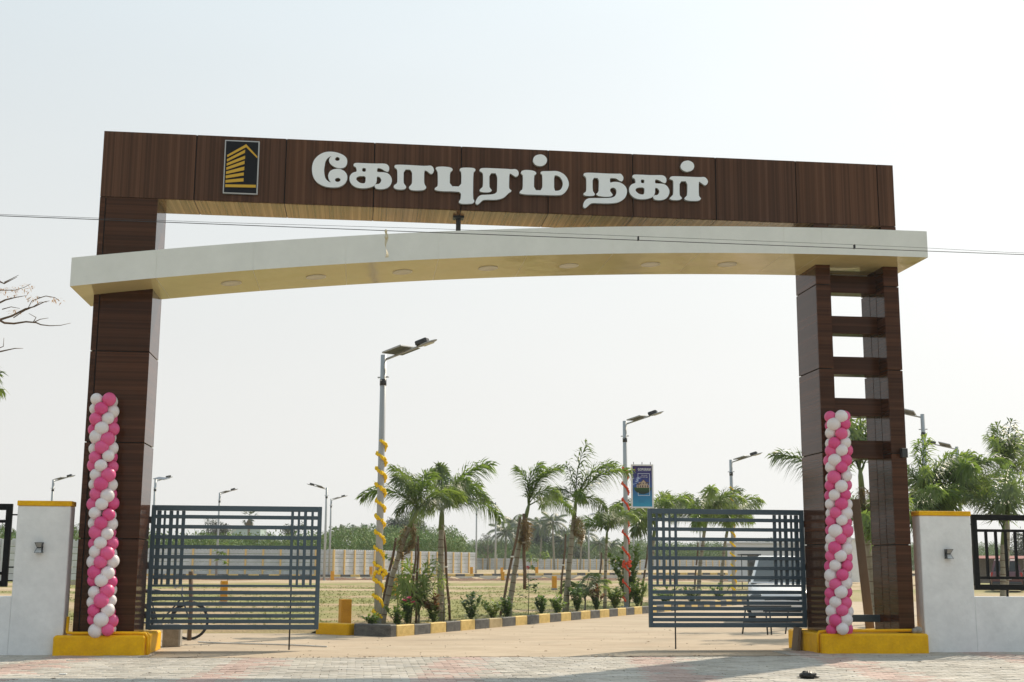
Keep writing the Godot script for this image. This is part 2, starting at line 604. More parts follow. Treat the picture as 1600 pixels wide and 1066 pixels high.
func ground_tone(x: float, z: float) -> Color:
	var g := grass_here(x, z)
	var sand := lin(0.43, 0.315, 0.175)
	var grass := lin(0.285, 0.285, 0.085)
	var pale := lin(0.56, 0.44, 0.29)
	var c := sand.srgb_to_linear()
	if g > 0.0:
		c = c.lerp(grass.srgb_to_linear(), clampf(g * 2.6, 0, 1.0))
	else:
		c = c.lerp(pale.srgb_to_linear(), clampf(-g * 1.5, 0, 1))
	return c

func sheet(called: String, xs: Array, rows: int, front: Callable, back: float, height: Callable, tone: Callable, m: Material) -> MeshInstance3D:
	var st := S(true)
	for i in xs.size():
		for j in rows + 1:
			var f: float = front.call(xs[i])
			var t := float(j) / rows
			var z := lerpf(f, back, pow(t, 2.2))
			st.set_color(tone.call(xs[i], z))
			st.set_uv(Vector2(xs[i], z))
			st.add_vertex(Vector3(xs[i], height.call(xs[i], z), z))
	for i in xs.size() - 1:
		for j in rows:
			var a := i * (rows + 1) + j
			for k in [a, a + 1, a + rows + 2, a, a + rows + 2, a + rows + 1]:
				st.add_index(k)
	var o := obj(called, st, m)
	struct(o)
	return o

func ground() -> void:
	var st := S(true)
	st.set_color(lin(0.44, 0.34, 0.24).srgb_to_linear())
	var xs := []
	var x := -420.0
	while x < 421.0:
		xs.append(x)
		x += 4.0 if absf(x) < 60 else 30.0
	sheet("ground", xs, 60, func(_x): return 60.0, -620.0, func(px, pz): return -0.06 + 0.25 * smoothstep(-25.0, -50.0, pz) * smoothstep(0.0, 10.0, px - 12.0), func(px, pz): return ground_tone(px * 0.5, pz * 0.5), M.sand_ground)
	# the concrete road that comes out between the leaves, dusty and worn
	var rxs := [-40.0, -25.0, -14.0, -9.0]
	while rxs[-1] < 15.0:
		rxs.append(rxs[-1] + 0.3)
	rxs += [20.0, 28.0, 40.0]
	var rzs := [0.95]
	while rzs[-1] > -28.0:
		rzs.append(rzs[-1] - 0.3)
	rzs += [-34.0, -45.0, -70.0, -95.0]
	var rs := S(true)
	for rx in rxs:
		for rz in rzs:
			# worn wheel tracks bend from the gateway along the kerb, with oil drips and drifted dust between
			var off: float = (rx - 3.3) * 0.845 + (rz + 3.0) * 0.535 if rz < -3.0 else (rx - 3.3) * 0.845
			var k := 1.0
			for tr in [0.4, 2.0, 4.2, 5.8]:
				k -= 0.10 * exp(-pow((off - tr - 0.35 * bumps.get_noise_2d(rz * 1.5, tr * 9.0)) / 0.28, 2.0)) * (0.6 + 0.8 * patch.get_noise_2d(rx * 2.0, rz * 2.0))
			k += 0.09 * patch2.get_noise_2d(rx * 0.5, rz * 2.2) + 0.07 * patch.get_noise_2d(rx * 3.0, rz * 5.0)
			var warm := 0.03 * patch2.get_noise_2d(rx * 0.7 + 40.0, rz * 1.8)
			rs.set_color(Color(k + warm, k - warm * 0.3, k - warm))
			rs.add_vertex(Vector3(rx, 0, rz))
	for a in rxs.size() - 1:
		for b in rzs.size() - 1:
			var p := a * rzs.size() + b
			var n2 := rzs.size()
			for q in [p, p + 1, p + n2 + 1, p, p + n2 + 1, p + n2]:
				rs.add_index(q)
	struct(obj("road", rs, M.road_dust))
	# the grassed plot behind the painted kerb
	xs = []
	x = -110.0
	while x < 150.0:
		xs.append(x)
		x += 0.4 if x > -9.0 and x < 16.0 else (1.2 if x > -30 and x < 45 else 5.0)
	sheet("grassed_plot", xs, 150, plot_front, -330.0, plot_height, ground_tone, M.sand_ground)
	# bank of red soil left along the far kerb
	var sb := S(true)
	var along := []
	x = -40.0
	while x < 34.0:
		along.append(x)
		x += 0.22
	var ring := 15
	for i in along.size():
		for j in ring:
			var t := float(j) / (ring - 1)
			var px: float = along[i]
			var z := far_kerb(px) + 1.2 + t * (5.5 + 1.5 * bumps.get_noise_2d(px * 2.0, 7.0))
			var hgt := plot_height(px, z) - 0.03 + sin(PI * t) * (0.03 + 0.12 * maxf(0.0, patch2.get_noise_2d(px * 0.9, 40.0 + t * 3.0) + 0.35) + 0.22 * absf(patch2.get_noise_2d(px * 4.0, 90.0 + t * 14.0)))
			sb.set_uv(Vector2(px, z))
			sb.add_vertex(Vector3(px, hgt, z))
	for i in along.size() - 1:
		for j in ring - 1:
			var a := i * ring + j
			for k in [a, a + ring + 1, a + 1, a, a + ring, a + ring + 1]:
				sb.add_index(k)
	struct(obj("soil_bank", sb, M.soil_red))

# ------------------------------------------------------------------ block paving in front
func paver_mesh(sd: int) -> ArrayMesh:
	var r := RandomNumberGenerator.new()
	r.seed = sd
	var lx := 0.1185
	var lz := 0.0575
	var top := []
	var n := 4
	for i in n + 1:
		top.append(Vector2(-lx + 2 * lx * i / n, -lz + (0.011 if i % 2 else -0.003)))
	for i in n + 1:
		top.append(Vector2(lx - 2 * lx * i / n, lz + (0.011 if (n - i) % 2 else -0.003)))
	var c := 0.0045
	var y := r.randf_range(-0.0015, 0.002)
	var st := S()
	var ins := []
	for p in top:
		ins.append(Vector2(p.x * (1 - c / lx), p.y * (1 - c / lz)))
	for i in top.size():
		var a: Vector2 = ins[i]
		var b: Vector2 = ins[(i + 1) % top.size()]
		var a2: Vector2 = top[i]
		var b2: Vector2 = top[(i + 1) % top.size()]
		tri(st, Vector3(0, y, 0), Vector3(b.x, y, b.y), Vector3(a.x, y, a.y))
		quad(st, Vector3(a.x, y, a.y), Vector3(b.x, y, b.y), Vector3(b2.x, y - c, b2.y), Vector3(a2.x, y - c, a2.y))
		quad(st, Vector3(a2.x, y - c, a2.y), Vector3(b2.x, y - c, b2.y), Vector3(b2.x, y - 0.045, b2.y), Vector3(a2.x, y - 0.045, a2.y))
	return fin(st)

func paving() -> void:
	var root := Node3D.new()
	put(root, "pavement")
	struct(root)
	var bed := S()
	quad(bed, Vector3(-16, 0.003, 9.5), Vector3(24, 0.003, 9.5), Vector3(24, 0.003, 0.93), Vector3(-16, 0.003, 0.93))
	quad(bed, Vector3(-16, 0.0035, 0.93), Vector3(-3.3, 0.0035, 0.93), Vector3(-3.3, 0.0035, -0.4), Vector3(-16, 0.0035, -0.4))
	quad(bed, Vector3(7.4, 0.0035, 0.93), Vector3(24, 0.0035, 0.93), Vector3(24, 0.0035, -0.4), Vector3(7.4, 0.0035, -0.4))
	struct(obj("bedding", bed, M.paver_bed, root))
	var meshes := [paver_mesh(1), paver_mesh(2), paver_mesh(3)]
	rng.seed = 77
	var all := []
	var step_x := 0.239
	var step_z := 0.122
	var stain := noise(31, 0.55, 3)
	for j in range(-3, 70):
		for i in range(-66, 98):
			var x := i * step_x + (0.12 if j % 2 else 0.0)
			var z := 0.02 + j * step_z
			if z < 0.98 and x > -3.35 and x < 7.5:
				continue
			var pink := false
			var px := fposmod(x + 0.12 * z + 4.75 + 0.05 * sin(z * 3.0), 3.1)
			pink = px + rng.randf_range(-0.3, 0.3) < 0.72 and rng.randf() < 0.86
			var s := stain.get_noise_2d(x, z)
			var pick: int = (3 + (rng.randi() % 2)) if pink else rng.randi() % 3
			var tone: Array = [[0.47, 0.44, 0.38], [0.42, 0.385, 0.33], [0.50, 0.47, 0.42], [0.49, 0.365, 0.315], [0.46, 0.335, 0.285]][pick]
			var k := 1.0 + 0.22 * s + rng.randf_range(-0.10, 0.10)
			var xf := Transform3D(Basis.from_euler(Vector3(rng.randf_range(-0.02, 0.02), rng.randf_range(-0.03, 0.03), rng.randf_range(-0.012, 0.012))), Vector3(x + rng.randf_range(-0.005, 0.005), 0.013 + rng.randf_range(-0.004, 0.003), z + rng.randf_range(-0.005, 0.005)))
			var depth := (22.2967 - z) * cos(HALF_TURN) + x * sin(HALF_TURN)
			var lat := x * cos(HALF_TURN) - (22.2967 - z) * sin(HALF_TURN)
			var seen := absf(lat / depth) < 0.405 and depth > 16.05
			all.append([depth if seen else 99.0 + depth, pick, xf, Color(tone[0] * k, tone[1] * k, tone[2] * k), rng.randi() % 3])
	all.sort_custom(func(a, b): return a[0] < b[0])
	for i in 300:
		inst("paver", meshes[all[i][4]], M["paver_%d" % all[i][1]], root, all[i][2])
	for v in 3:
		var xfs := []
		var cols := []
		for i in range(300, all.size()):
			if all[i][4] == v:
				xfs.append(all[i][2])
				cols.append(all[i][3])
		struct(scatter("pavers", meshes[v], M.paver_any, xfs, cols, root), "stuff")

func debris() -> void:
	# grit, pebbles and dry leaf scraps lying about on the road and the paving
	var st := S()
	ball(st, Vector3.ZERO, Vector3(1, 0.55, 0.8), 6, 4)
	var pebble := fin(st)
	st = S()
	tri(st, Vector3(-1, 0, 0), Vector3(0, 0.25, 0.45), Vector3(1, 0.05, 0))
	tri(st, Vector3(-1, 0, 0), Vector3(1, 0.05, 0), Vector3(0, 0.2, -0.45))
	var scrap := fin(st)
	rng.seed = 321
	for kind in 2:
		var xfs := []
		var cols := []
		for i in (900 if kind == 0 else 160):
			var z := 5.8 - 17.0 * pow(rng.randf(), 1.2)
			var x := rng.randf_range(-8.0, 13.0)
			if z < plot_front(x) + 0.3 or (z < 1.0 and (x < -3.2 or x > 7.6)):
				continue
			if rng.randf() < 0.35:
				z = 0.93 + rng.randf_range(-0.35, 0.12)
			var s := rng.randf_range(0.005, 0.014) if kind == 0 else rng.randf_range(0.02, 0.05)
			xfs.append(Transform3D(Basis(Vector3.UP, rng.randf() * TAU).scaled(Vector3(s, s, s)), Vector3(x, 0.016 if z > 0.9 else 0.004, z)))
			var k := rng.randf_range(0.5, 1.2)
			cols.append(Color(0.30 * k, 0.25 * k, 0.19 * k) if kind == 0 else Color(0.20 * k, 0.125 * k, 0.06 * k))
		struct(scatter("pebbles" if kind == 0 else "leaf_litter", pebble if kind == 0 else scrap, M.grit, xfs, cols), "stuff")

func dirt_line() -> void:
	var st := S(true)
	var n := noise(71, 0.9, 4)
	var prev := []
	for i in 221:
		var x := -3.4 + 11.2 * i / 220.0
		var w := 0.03 + 0.11 * maxf(0.0, n.get_noise_2d(x, 3.0) + 0.18) + 0.16 * smoothstep(2.2, 6.0, x) * (0.6 + n.get_noise_2d(x * 2.0, 9.0))
		var c := 0.90 + 0.06 * n.get_noise_2d(x * 0.7, 20.0)
		var cur := [Vector3(x, 0.006, c + w * 0.5), Vector3(x, 0.022 * minf(1.0, w * 9.0), c), Vector3(x, 0.005, c - w)]
		if i > 0:
			for k in 2:
				quad(st, prev[k], cur[k], cur[k + 1], prev[k + 1])
		prev = cur
	struct(obj("dirt", st, M.dirt))

# ------------------------------------------------------------------ the gateway
# a box clad in panels: dark core with a panel for each field of each face
func clad(called: String, parent: Node, lo: Vector3, hi: Vector3, ys: Array, xs: Array, zs: Array, family: String, core_dark := true) -> MeshInstance3D:
	var t := 0.03
	var g := 0.009
	var st := S()
	bx(st, lo.x + t, hi.x - t, lo.y + 0.004, hi.y - 0.004, lo.z + t, hi.z - t)
	var core := obj(called, st, M.joint, parent)
	var yy := [lo.y] + ys + [hi.y]
	var xx := [lo.x] + xs + [hi.x]
	var zz := [lo.z] + zs + [hi.z]
	var count := 0
	for i in yy.size() - 1:
		for k in xx.size() - 1:
			for face in 2:
				var z0: float = hi.z - t if face == 0 else lo.z
				var p := S()
				bx(p, xx[k] + (g if k > 0 else 0.0), xx[k + 1] - (g if k < xx.size() - 2 else 0.0), yy[i] + (g if i > 0 else 0.0), yy[i + 1] - (g if i < yy.size() - 2 else 0.0), z0, z0 + t - 0.001, 0.004)
				obj("panel", p, M["%s_%d" % [family, (i * 2 + k + face) % 3]], core)
		for k in zz.size() - 1:
			for face in 2:
				var x0: float = hi.x - t if face == 0 else lo.x
				var p := S()
				bx(p, x0, x0 + t - 0.001, yy[i] + (g if i > 0 else 0.0), yy[i + 1] - (g if i < yy.size() - 2 else 0.0), maxf(zz[k] + g, lo.z + t), minf(zz[k + 1] - g, hi.z - t), 0.003)
				obj("panel", p, M["%s_%d" % [family, (i + k + face) % 3]], core)
	return core

func arch_low(x: float) -> float:
	return 7.05 - 0.00488 * pow(9.5 - minf(x, 9.5), 2.0)

func curved(st: SurfaceTool, x0: float, x1: float, ylo: float, yhi: float, z0: float, z1: float, n := 8) -> void:
	var prev := []
	for i in n + 1:
		var x := lerpf(x0, x1, float(i) / n)
		var b := arch_low(x)
		var cur := [Vector3(x, b + ylo, z0), Vector3(x, b + ylo, z1), Vector3(x, b + yhi, z1), Vector3(x, b + yhi, z0)]
		if i > 0:
			for k in 4:
				var q := (k + 1) % 4
				quad(st, prev[k], cur[k], cur[q], prev[q])
		else:
			quad(st, cur[0], cur[1], cur[2], cur[3])
		prev = cur
	quad(st, prev[3], prev[2], prev[1], prev[0])

func gateway() -> void:
	var g := thing("entrance_gateway", "tall dark wood-clad gateway with a curved white canopy spanning the road", "gateway")
	# left pillar, long beam, twin pillars of the right tower
	clad("column", g, Vector3(-4.66, 0.33, -1.0), Vector3(-3.67, 7.83, 0.0), [1.9, 3.52, 5.09, 6.5], [-4.56], [], "wood_level")
	var beam := clad("beam", g, Vector3(-4.66, 7.84, -1.0), Vector3(9.92, 9.04, 0.0), [], [-3.05, -1.47, 0.11, 1.69, 3.29, 4.87, 6.45, 8.0, 9.6], [], "wood_upright")
	var bxs := [-4.62, -3.05, -1.47, 0.11, 1.69, 3.29, 4.87, 6.45, 8.0, 9.88]
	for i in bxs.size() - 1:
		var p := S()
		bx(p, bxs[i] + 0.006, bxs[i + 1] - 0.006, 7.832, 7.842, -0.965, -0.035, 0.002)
		obj("soffit_panel", p, M.wood_soffit_lit, beam)
		p = S()
		bx(p, bxs[i] + 0.006, bxs[i + 1] - 0.006, 9.032, 9.046, -0.965, -0.035, 0.002)
		obj("coping_panel", p, M["wood_upright_%d" % (i % 3)], beam)
	clad("column", g, Vector3(8.32, 0.35, -1.1), Vector3(8.60, 7.83, 0.0), [1.9, 3.55, 5.09, 6.67], [], [], "wood_level")
	clad("column", g, Vector3(9.63, 0.35, -1.1), Vector3(9.92, 7.83, 0.0), [1.9, 3.55, 5.09, 6.67], [], [-0.685, -0.375], "wood_level")
	for y in [6.605, 5.82, 5.045, 4.265, 3.475]:
		var st := S()
		bx(st, 8.602, 9.628, y, y + 0.335, -0.69, -0.36, 0.006)
		obj("rung", st, M.wood_level_1 if y > 5.5 else M.wood_level_0, g)
	var lp := S()
	bx(lp, 8.602, 9.628, 6.98, 7.82, -1.04, -0.74, 0.004)
	obj("back_board", lp, M.canopy_joint, g)
	var hs := S()
	bar(hs, Vector3(1.68, arch_low(1.68) + 0.48, -0.45), Vector3(1.68, 7.84, -0.45), 0.045, 12)
	obj("hanger", hs, M.dark_metal, g)
	hs = S()
	bx(hs, 1.58, 1.78, 7.79, 7.831, -0.55, -0.35, 0.004)
	obj("hanger_plate", hs, M.dark_metal, g)
	# white canopy: core with fascia, soffit and top panels
	var core := S()
	curved(core, -4.86, 10.1, 0.004, 0.486, -0.896, 0.797, 60)
	var can := obj("canopy", core, M.canopy_joint, g)
	var seams := [-4.89, -3.5, -1.9, -0.34, 1.25, 2.8, 4.33, 5.9, 7.45, 8.15, 10.15]
	for i in seams.size() - 1:
		var a: float = seams[i] + (0.0035 if i > 0 else 0.0)
		var b: float = seams[i + 1] - (0.0035 if i < seams.size() - 2 else 0.0)
		var p := S()
		curved(p, a, b, 0.0, 0.49, 0.7975, 0.8005)
		obj("fascia_panel", p, M.canopy_white, can)
		p = S()
		curved(p, a, b, 0.0, 0.49, -0.9, -0.8965)
		obj("fascia_panel", p, M.canopy_white, can)
		p = S()
		curved(p, a, b, 0.0005, 0.0035, -0.895, 0.796)
		obj("soffit_panel", p, M.soffit_bounce_tint, can)
		p = S()
		curved(p, a, b, 0.4865, 0.4895, -0.895, 0.796)
		obj("top_panel", p, M.canopy_white, can)
	for e in [-4.876, 10.136]:
		var p := S()
		var b := arch_low(e)
		bx(p, e - 0.014, e + 0.014, b + 0.005, b + 0.485, -0.894, 0.795)
		obj("end_panel", p, M.canopy_white, can)
	for x in [-2.34, -0.87, 0.66, 2.2, 3.68, 5.2, 6.65]:
		var slope: float = 2 * 0.00488 * (9.5 - x)
		var st := S(true)
		lathe(st, [Vector2(0.175, 0.0), Vector2(0.178, -0.012), Vector2(0.16, -0.016), Vector2(0.152, -0.008), Vector2(0.0, -0.006)], 28, Transform3D(Basis(Vector3(0, 0, 1), atan(slope)), Vector3(x, arch_low(x), -0.06)))
		var dl := obj("downlight", st, M.downlight, can)
	# painted plinths under the pillars, with their conduits
	var ps := S()
	bx(ps, -4.88, -3.43, -0.02, 0.33, -1.45, 0.38, 0.03)
	var pl := obj("plinth", ps, M.yellow_paint, g)
	var cs := S(true)
	tube(cs, [Vector3(-4.72, 0.62, 0.1), Vector3(-4.72, 0.42, 0.13), Vector3(-4.70, 0.372, 0.2), Vector3(-4.6, 0.362, 0.24), Vector3(-3.56, 0.362, 0.26), Vector3(-3.44, 0.35, 0.27), Vector3(-3.402, 0.30, 0.27), Vector3(-3.395, 0.0, 0.28)], [0.026], 8)
	tube(cs, [Vector3(-3.50, 0.361, 0.10), Vector3(-3.43, 0.35, 0.11), Vector3(-3.402, 0.30, 0.11), Vector3(-3.395, 0.0, 0.12)], [0.024], 8)
	obj("conduit", cs, M.yellow_paint, pl)
	ps = S()
	bx(ps, 8.06, 10.0, -0.02, 0.35, -1.45, 0.38, 0.03)
	var pr := obj("plinth", ps, M.yellow_paint, g)
	cs = S(true)
	tube(cs, [Vector3(8.035, 0.0, 0.22), Vector3(8.035, 0.33, 0.22), Vector3(8.06, 0.375, 0.22), Vector3(8.16, 0.385, 0.2), Vector3(9.86, 0.40, 0.16)], [0.026], 8)
	obj("conduit", cs, M.yellow_paint, pr)
	cs = S(true)
	ball(cs, Vector3(9.9, 0.40, 0.16), Vector3(0.09, 0.07, 0.07), 8, 5)
	ball(cs, Vector3(9.82, 0.39, 0.19), Vector3(0.05, 0.05, 0.05), 7, 5)
	obj("mortar_lump", cs, M.concrete, pr)
	# little lamp on the front of the right pillar
	var wl := thing("wall_lamp", "small black box lamp on the right-hand tower above the balloons", "wall lamp", Vector3(9.83, 3.55, 0.0))
	var q := S()
	bx(q, -0.03, 0.03, -0.04, 0.04, 0.0, 0.03, 0.004)
	obj("bracket", q, M.dark_metal, wl)
	q = S()
	bx(q, -0.055, 0.055, -0.085, 0.085, 0.031, 0.14, 0.008)
	obj("housing", q, M.dark_metal, wl)

# ------------------------------------------------------------------ lettering and emblem
const GLYPHS := [
	["e", [-133, 1761, -119, 1760, -103, 1756, -89, 1750, -78, 1740, -75, 1729, -76, 1717, -81, 1707, -89, 1702, -99, 1700, -111, 1701, -125, 1707, -136, 1716, -141, 1727, -138, 1738, -131, 1744, -138, 1742, -146, 1736, -153, 1724, -155, 1709, -157, 1692, -155, 1676, -152, 1663, -147, 1655, -140, 1649, -130, 1646, -138, 1655, -142, 1668, -140, 1680, -135, 1689, -125, 1695, -111, 1698, -97, 1697, -85, 1691, -77, 1682, -73, 1671, -74, 1658, -80, 1645, -89, 1637, -103, 1630, -119, 1628, -135, 1628, -151, 1630, -167, 1636, -181, 1645, -192, 1659, -198, 1676, -200, 1692, -199, 1709, -194, 1726, -184, 1740, -172, 1750, -159, 1757, -147, 1760], [[-102, 1735, -103, 1732, -105, 1729, -109, 1728, -112, 1727, -116, 1729, -118, 1731, -119, 1734, -118, 1737, -116, 1740, -113, 1742, -109, 1742, -106, 1741, -103, 1738], [-97, 1657, -98, 1654, -101, 1651, -105, 1649, -109, 1649, -113, 1650, -116, 1653, -117, 1656, -116, 1660, -113, 1663, -109, 1664, -105, 1665, -101, 1663, -98, 1661]]],
	["ka", [-44, 1723, -18, 1723, 22, 1723, 58, 1725, 68, 1722, 75, 1714, 76, 1704, 73, 1696, 68, 1694, 57, 1699, 50, 1704, 41, 1707, 33, 1707, 32, 1692, 43, 1692, 59, 1692, 71, 1689, 80, 1681, 86, 1669, 86, 1657, 81, 1644, 72, 1635, 60, 1630, 44, 1628, 30, 1630, 25, 1636, 25, 1643, 31, 1647, 38, 1647, 44, 1651, 48, 1659, 48, 1665, 43, 1673, 38, 1675, 32, 1675, 32, 1658, 29, 1648, 22, 1639, 10, 1634, -6, 1630, -26, 1629, -42, 1632, -54, 1639, -63, 1650, -66, 1663, -64, 1675, -57, 1684, -49, 1688, -41, 1690, -41, 1700, -45, 1708, -51, 1710, -53, 1714, -51, 1720], [[-21, 1705, -8, 1705, -8, 1691, -21, 1691], [-31, 1674, -8, 1675, -8, 1657, -10, 1649, -18, 1647, -28, 1649, -37, 1655, -42, 1662, -40, 1669]]],
	["aa", [94, 1718, 99, 1722, 117, 1723, 157, 1723, 198, 1722, 214, 1723, 224, 1725, 233, 1720, 237, 1710, 236, 1701, 231, 1694, 225, 1693, 218, 1698, 211, 1704, 202, 1706, 202, 1661, 205, 1651, 211, 1642, 207, 1635, 199, 1631, 179, 1629, 159, 1629, 150, 1633, 147, 1640, 155, 1649, 159, 1657, 158, 1706, 128, 1706, 128, 1656, 132, 1650, 139, 1641, 135, 1633, 123, 1630, 107, 1630, 97, 1633, 92, 1639, 96, 1647, 103, 1651, 106, 1659, 105, 1701, 101, 1708, 95, 1711], []],
	["pu", [242, 1715, 248, 1721, 271, 1723, 297, 1721, 305, 1715, 304, 1709, 295, 1702, 295, 1650, 337, 1650, 337, 1704, 331, 1710, 330, 1715, 336, 1721, 360, 1723, 383, 1722, 389, 1716, 386, 1710, 380, 1705, 380, 1607, 385, 1599, 385, 1594, 378, 1588, 358, 1586, 338, 1586, 329, 1590, 329, 1595, 335, 1602, 337, 1630, 301, 1631, 270, 1630, 246, 1632, 240, 1636, 242, 1641, 250, 1647, 252, 1656, 251, 1700, 247, 1708], []],
	["ra", [402, 1715, 407, 1722, 422, 1724, 463, 1724, 504, 1724, 520, 1723, 535, 1725, 544, 1719, 547, 1709, 544, 1699, 535, 1695, 527, 1700, 519, 1706, 512, 1707, 511, 1655, 513, 1648, 521, 1643, 517, 1637, 510, 1633, 501, 1623, 491, 1614, 479, 1609, 464, 1606, 447, 1605, 429, 1605, 417, 1603, 411, 1598, 403, 1589, 397, 1585, 390, 1587, 389, 1595, 393, 1605, 400, 1616, 410, 1622, 427, 1623, 447, 1625, 459, 1628, 466, 1634, 468, 1642, 468, 1706, 439, 1705, 439, 1654, 443, 1647, 449, 1641, 445, 1635, 433, 1632, 416, 1632, 406, 1634, 403, 1639, 408, 1646, 414, 1651, 416, 1659, 416, 1701, 412, 1707, 404, 1711], []],
	["ma", [554, 1712, 558, 1719, 570, 1723, 591, 1723, 605, 1720, 612, 1713, 610, 1708, 603, 1704, 603, 1648, 634, 1648, 634, 1707, 628, 1711, 626, 1715, 632, 1721, 657, 1722, 684, 1724, 699, 1721, 715, 1712, 725, 1700, 731, 1685, 732, 1672, 727, 1657, 717, 1643, 707, 1635, 694, 1632, 657, 1631, 616, 1631, 575, 1630, 556, 1632, 549, 1636, 553, 1643, 560, 1648, 562, 1659, 562, 1703, 557, 1706], [[677, 1707, 688, 1707, 699, 1702, 707, 1690, 710, 1678, 708, 1665, 701, 1653, 692, 1649, 677, 1648]]],
	["dot", [651, 1763, 650, 1757, 647, 1751, 642, 1746, 636, 1742, 629, 1740, 622, 1740, 615, 1741, 608, 1744, 603, 1749, 600, 1755, 599, 1761, 600, 1768, 603, 1774, 608, 1779, 614, 1782, 622, 1784, 629, 1785, 636, 1783, 642, 1780, 647, 1775, 650, 1770], []],
	["na", [785, 1713, 791, 1722, 829, 1723, 871, 1722, 913, 1723, 926, 1724, 934, 1715, 936, 1705, 932, 1696, 927, 1694, 917, 1699, 909, 1705, 896, 1706, 885, 1705, 885, 1687, 896, 1691, 909, 1692, 923, 1690, 936, 1683, 945, 1673, 949, 1660, 947, 1645, 940, 1631, 927, 1620, 912, 1613, 895, 1610, 870, 1608, 839, 1608, 818, 1608, 808, 1602, 800, 1593, 792, 1587, 785, 1591, 785, 1601, 788, 1611, 796, 1621, 808, 1626, 833, 1627, 860, 1628, 879, 1629, 896, 1632, 905, 1639, 909, 1650, 909, 1659, 905, 1667, 896, 1670, 886, 1665, 885, 1656, 890, 1649, 895, 1643, 893, 1638, 883, 1634, 862, 1633, 843, 1635, 834, 1639, 834, 1644, 841, 1650, 843, 1660, 844, 1704, 820, 1704, 820, 1655, 825, 1647, 829, 1642, 826, 1636, 814, 1634, 794, 1634, 786, 1638, 786, 1643, 795, 1649, 797, 1658, 797, 1701, 793, 1707], []],
	["ar", [1109, 1714, 1116, 1722, 1139, 1723, 1182, 1723, 1224, 1723, 1243, 1725, 1252, 1717, 1256, 1707, 1251, 1696, 1243, 1692, 1234, 1698, 1224, 1705, 1220, 1706, 1219, 1654, 1222, 1647, 1228, 1641, 1222, 1634, 1210, 1631, 1180, 1631, 1167, 1634, 1164, 1640, 1170, 1646, 1176, 1652, 1177, 1706, 1147, 1704, 1146, 1651, 1151, 1645, 1156, 1640, 1150, 1634, 1138, 1631, 1119, 1631, 1109, 1635, 1109, 1639, 1117, 1646, 1123, 1654, 1124, 1701, 1121, 1708, 1112, 1710], []],
	["dot2", [1204, 1765, 1203, 1759, 1200, 1753, 1195, 1748, 1188, 1745, 1181, 1743, 1174, 1742, 1167, 1744, 1161, 1747, 1156, 1751, 1153, 1757, 1152, 1763, 1154, 1769, 1157, 1775, 1162, 1780, 1168, 1783, 1175, 1785, 1182, 1786, 1189, 1784, 1195, 1781, 1200, 1777, 1203, 1771], []],
]

func poly(flat: Array) -> PackedVector2Array:
	var p := PackedVector2Array()
	for i in range(0, flat.size(), 2):
		p.append(Vector2(flat[i], flat[i + 1]) / 200.0)
	return p

func soften(p: PackedVector2Array) -> PackedVector2Array:
	var o := PackedVector2Array()
	for i in p.size():
		var a := p[i]
		var b := p[(i + 1) % p.size()]
		o.append(a.lerp(b, 0.22))
		o.append(a.lerp(b, 0.78))
	return o

func signs() -> void:
	var s := thing("name_sign", "raised white Tamil letters mounted along the front of the brown beam", "sign")
	for gl in GLYPHS:
		var shifts := [0.0]
		if gl[0] == "ka":
			shifts = [0.0, 5.11]
		for dx in shifts:
			var holes := []
			var out := soften(poly(gl[1]))
			for i in out.size():
				out[i].x += dx
			for h in gl[2]:
				var hp := soften(poly(h))
				for i in hp.size():
					hp[i].x += dx
				holes.append(hp)
			var st := S()
			slab(st, out, holes, 0.02, 0.082)
			var body := obj("letter", st, M.letter_side, s)
			st = S()
			slab(st, out, holes, 0.0825, 0.089)
			obj("letter_face", st, M.letter_face, body)
	var l := thing("emblem_sign", "upright black sign with a yellow barred tower emblem on the beam", "sign", Vector3(-2.55, 7.96, 0.0))
	var st := S()
	bx(st, 0.0, 0.61, 0.0, 0.99, 0.012, 0.06, 0.006)
	obj("frame", st, M.steel_trim, l)
	st = S()
	bx(st, 0.022, 0.588, 0.022, 0.968, 0.0605, 0.066, 0.0)
	obj("plate", st, M.sign_black, l)
	var bars := [
		[0.05, 0.700, 0.375, 0.915, 0.375, 0.870, 0.055, 0.672],
		[0.375, 0.915, 0.582, 0.695, 0.578, 0.675, 0.375, 0.872],
		[0.05, 0.622, 0.36, 0.812, 0.36, 0.765, 0.055, 0.590],
		[0.05, 0.548, 0.365, 0.702, 0.365, 0.655, 0.05, 0.512],
		[0.045, 0.470, 0.36, 0.608, 0.36, 0.558, 0.05, 0.435],
		[0.045, 0.395, 0.36, 0.500, 0.36, 0.445, 0.045, 0.356],
		[0.042, 0.320, 0.355, 0.390, 0.355, 0.345, 0.045, 0.278],
		[0.042, 0.238, 0.355, 0.285, 0.355, 0.235, 0.042, 0.198],
		[0.042, 0.158, 0.575, 0.170, 0.575, 0.130, 0.042, 0.118]]
	for b in bars:
		var p := PackedVector2Array()
		for i in range(0, 8, 2):
			p.append(Vector2(b[i], b[i + 1] + (0.005 if i < 4 else -0.005)))
		st = S()
		slab(st, p, [], 0.0665, 0.075)
		obj("bar", st, M.sign_gold, l)

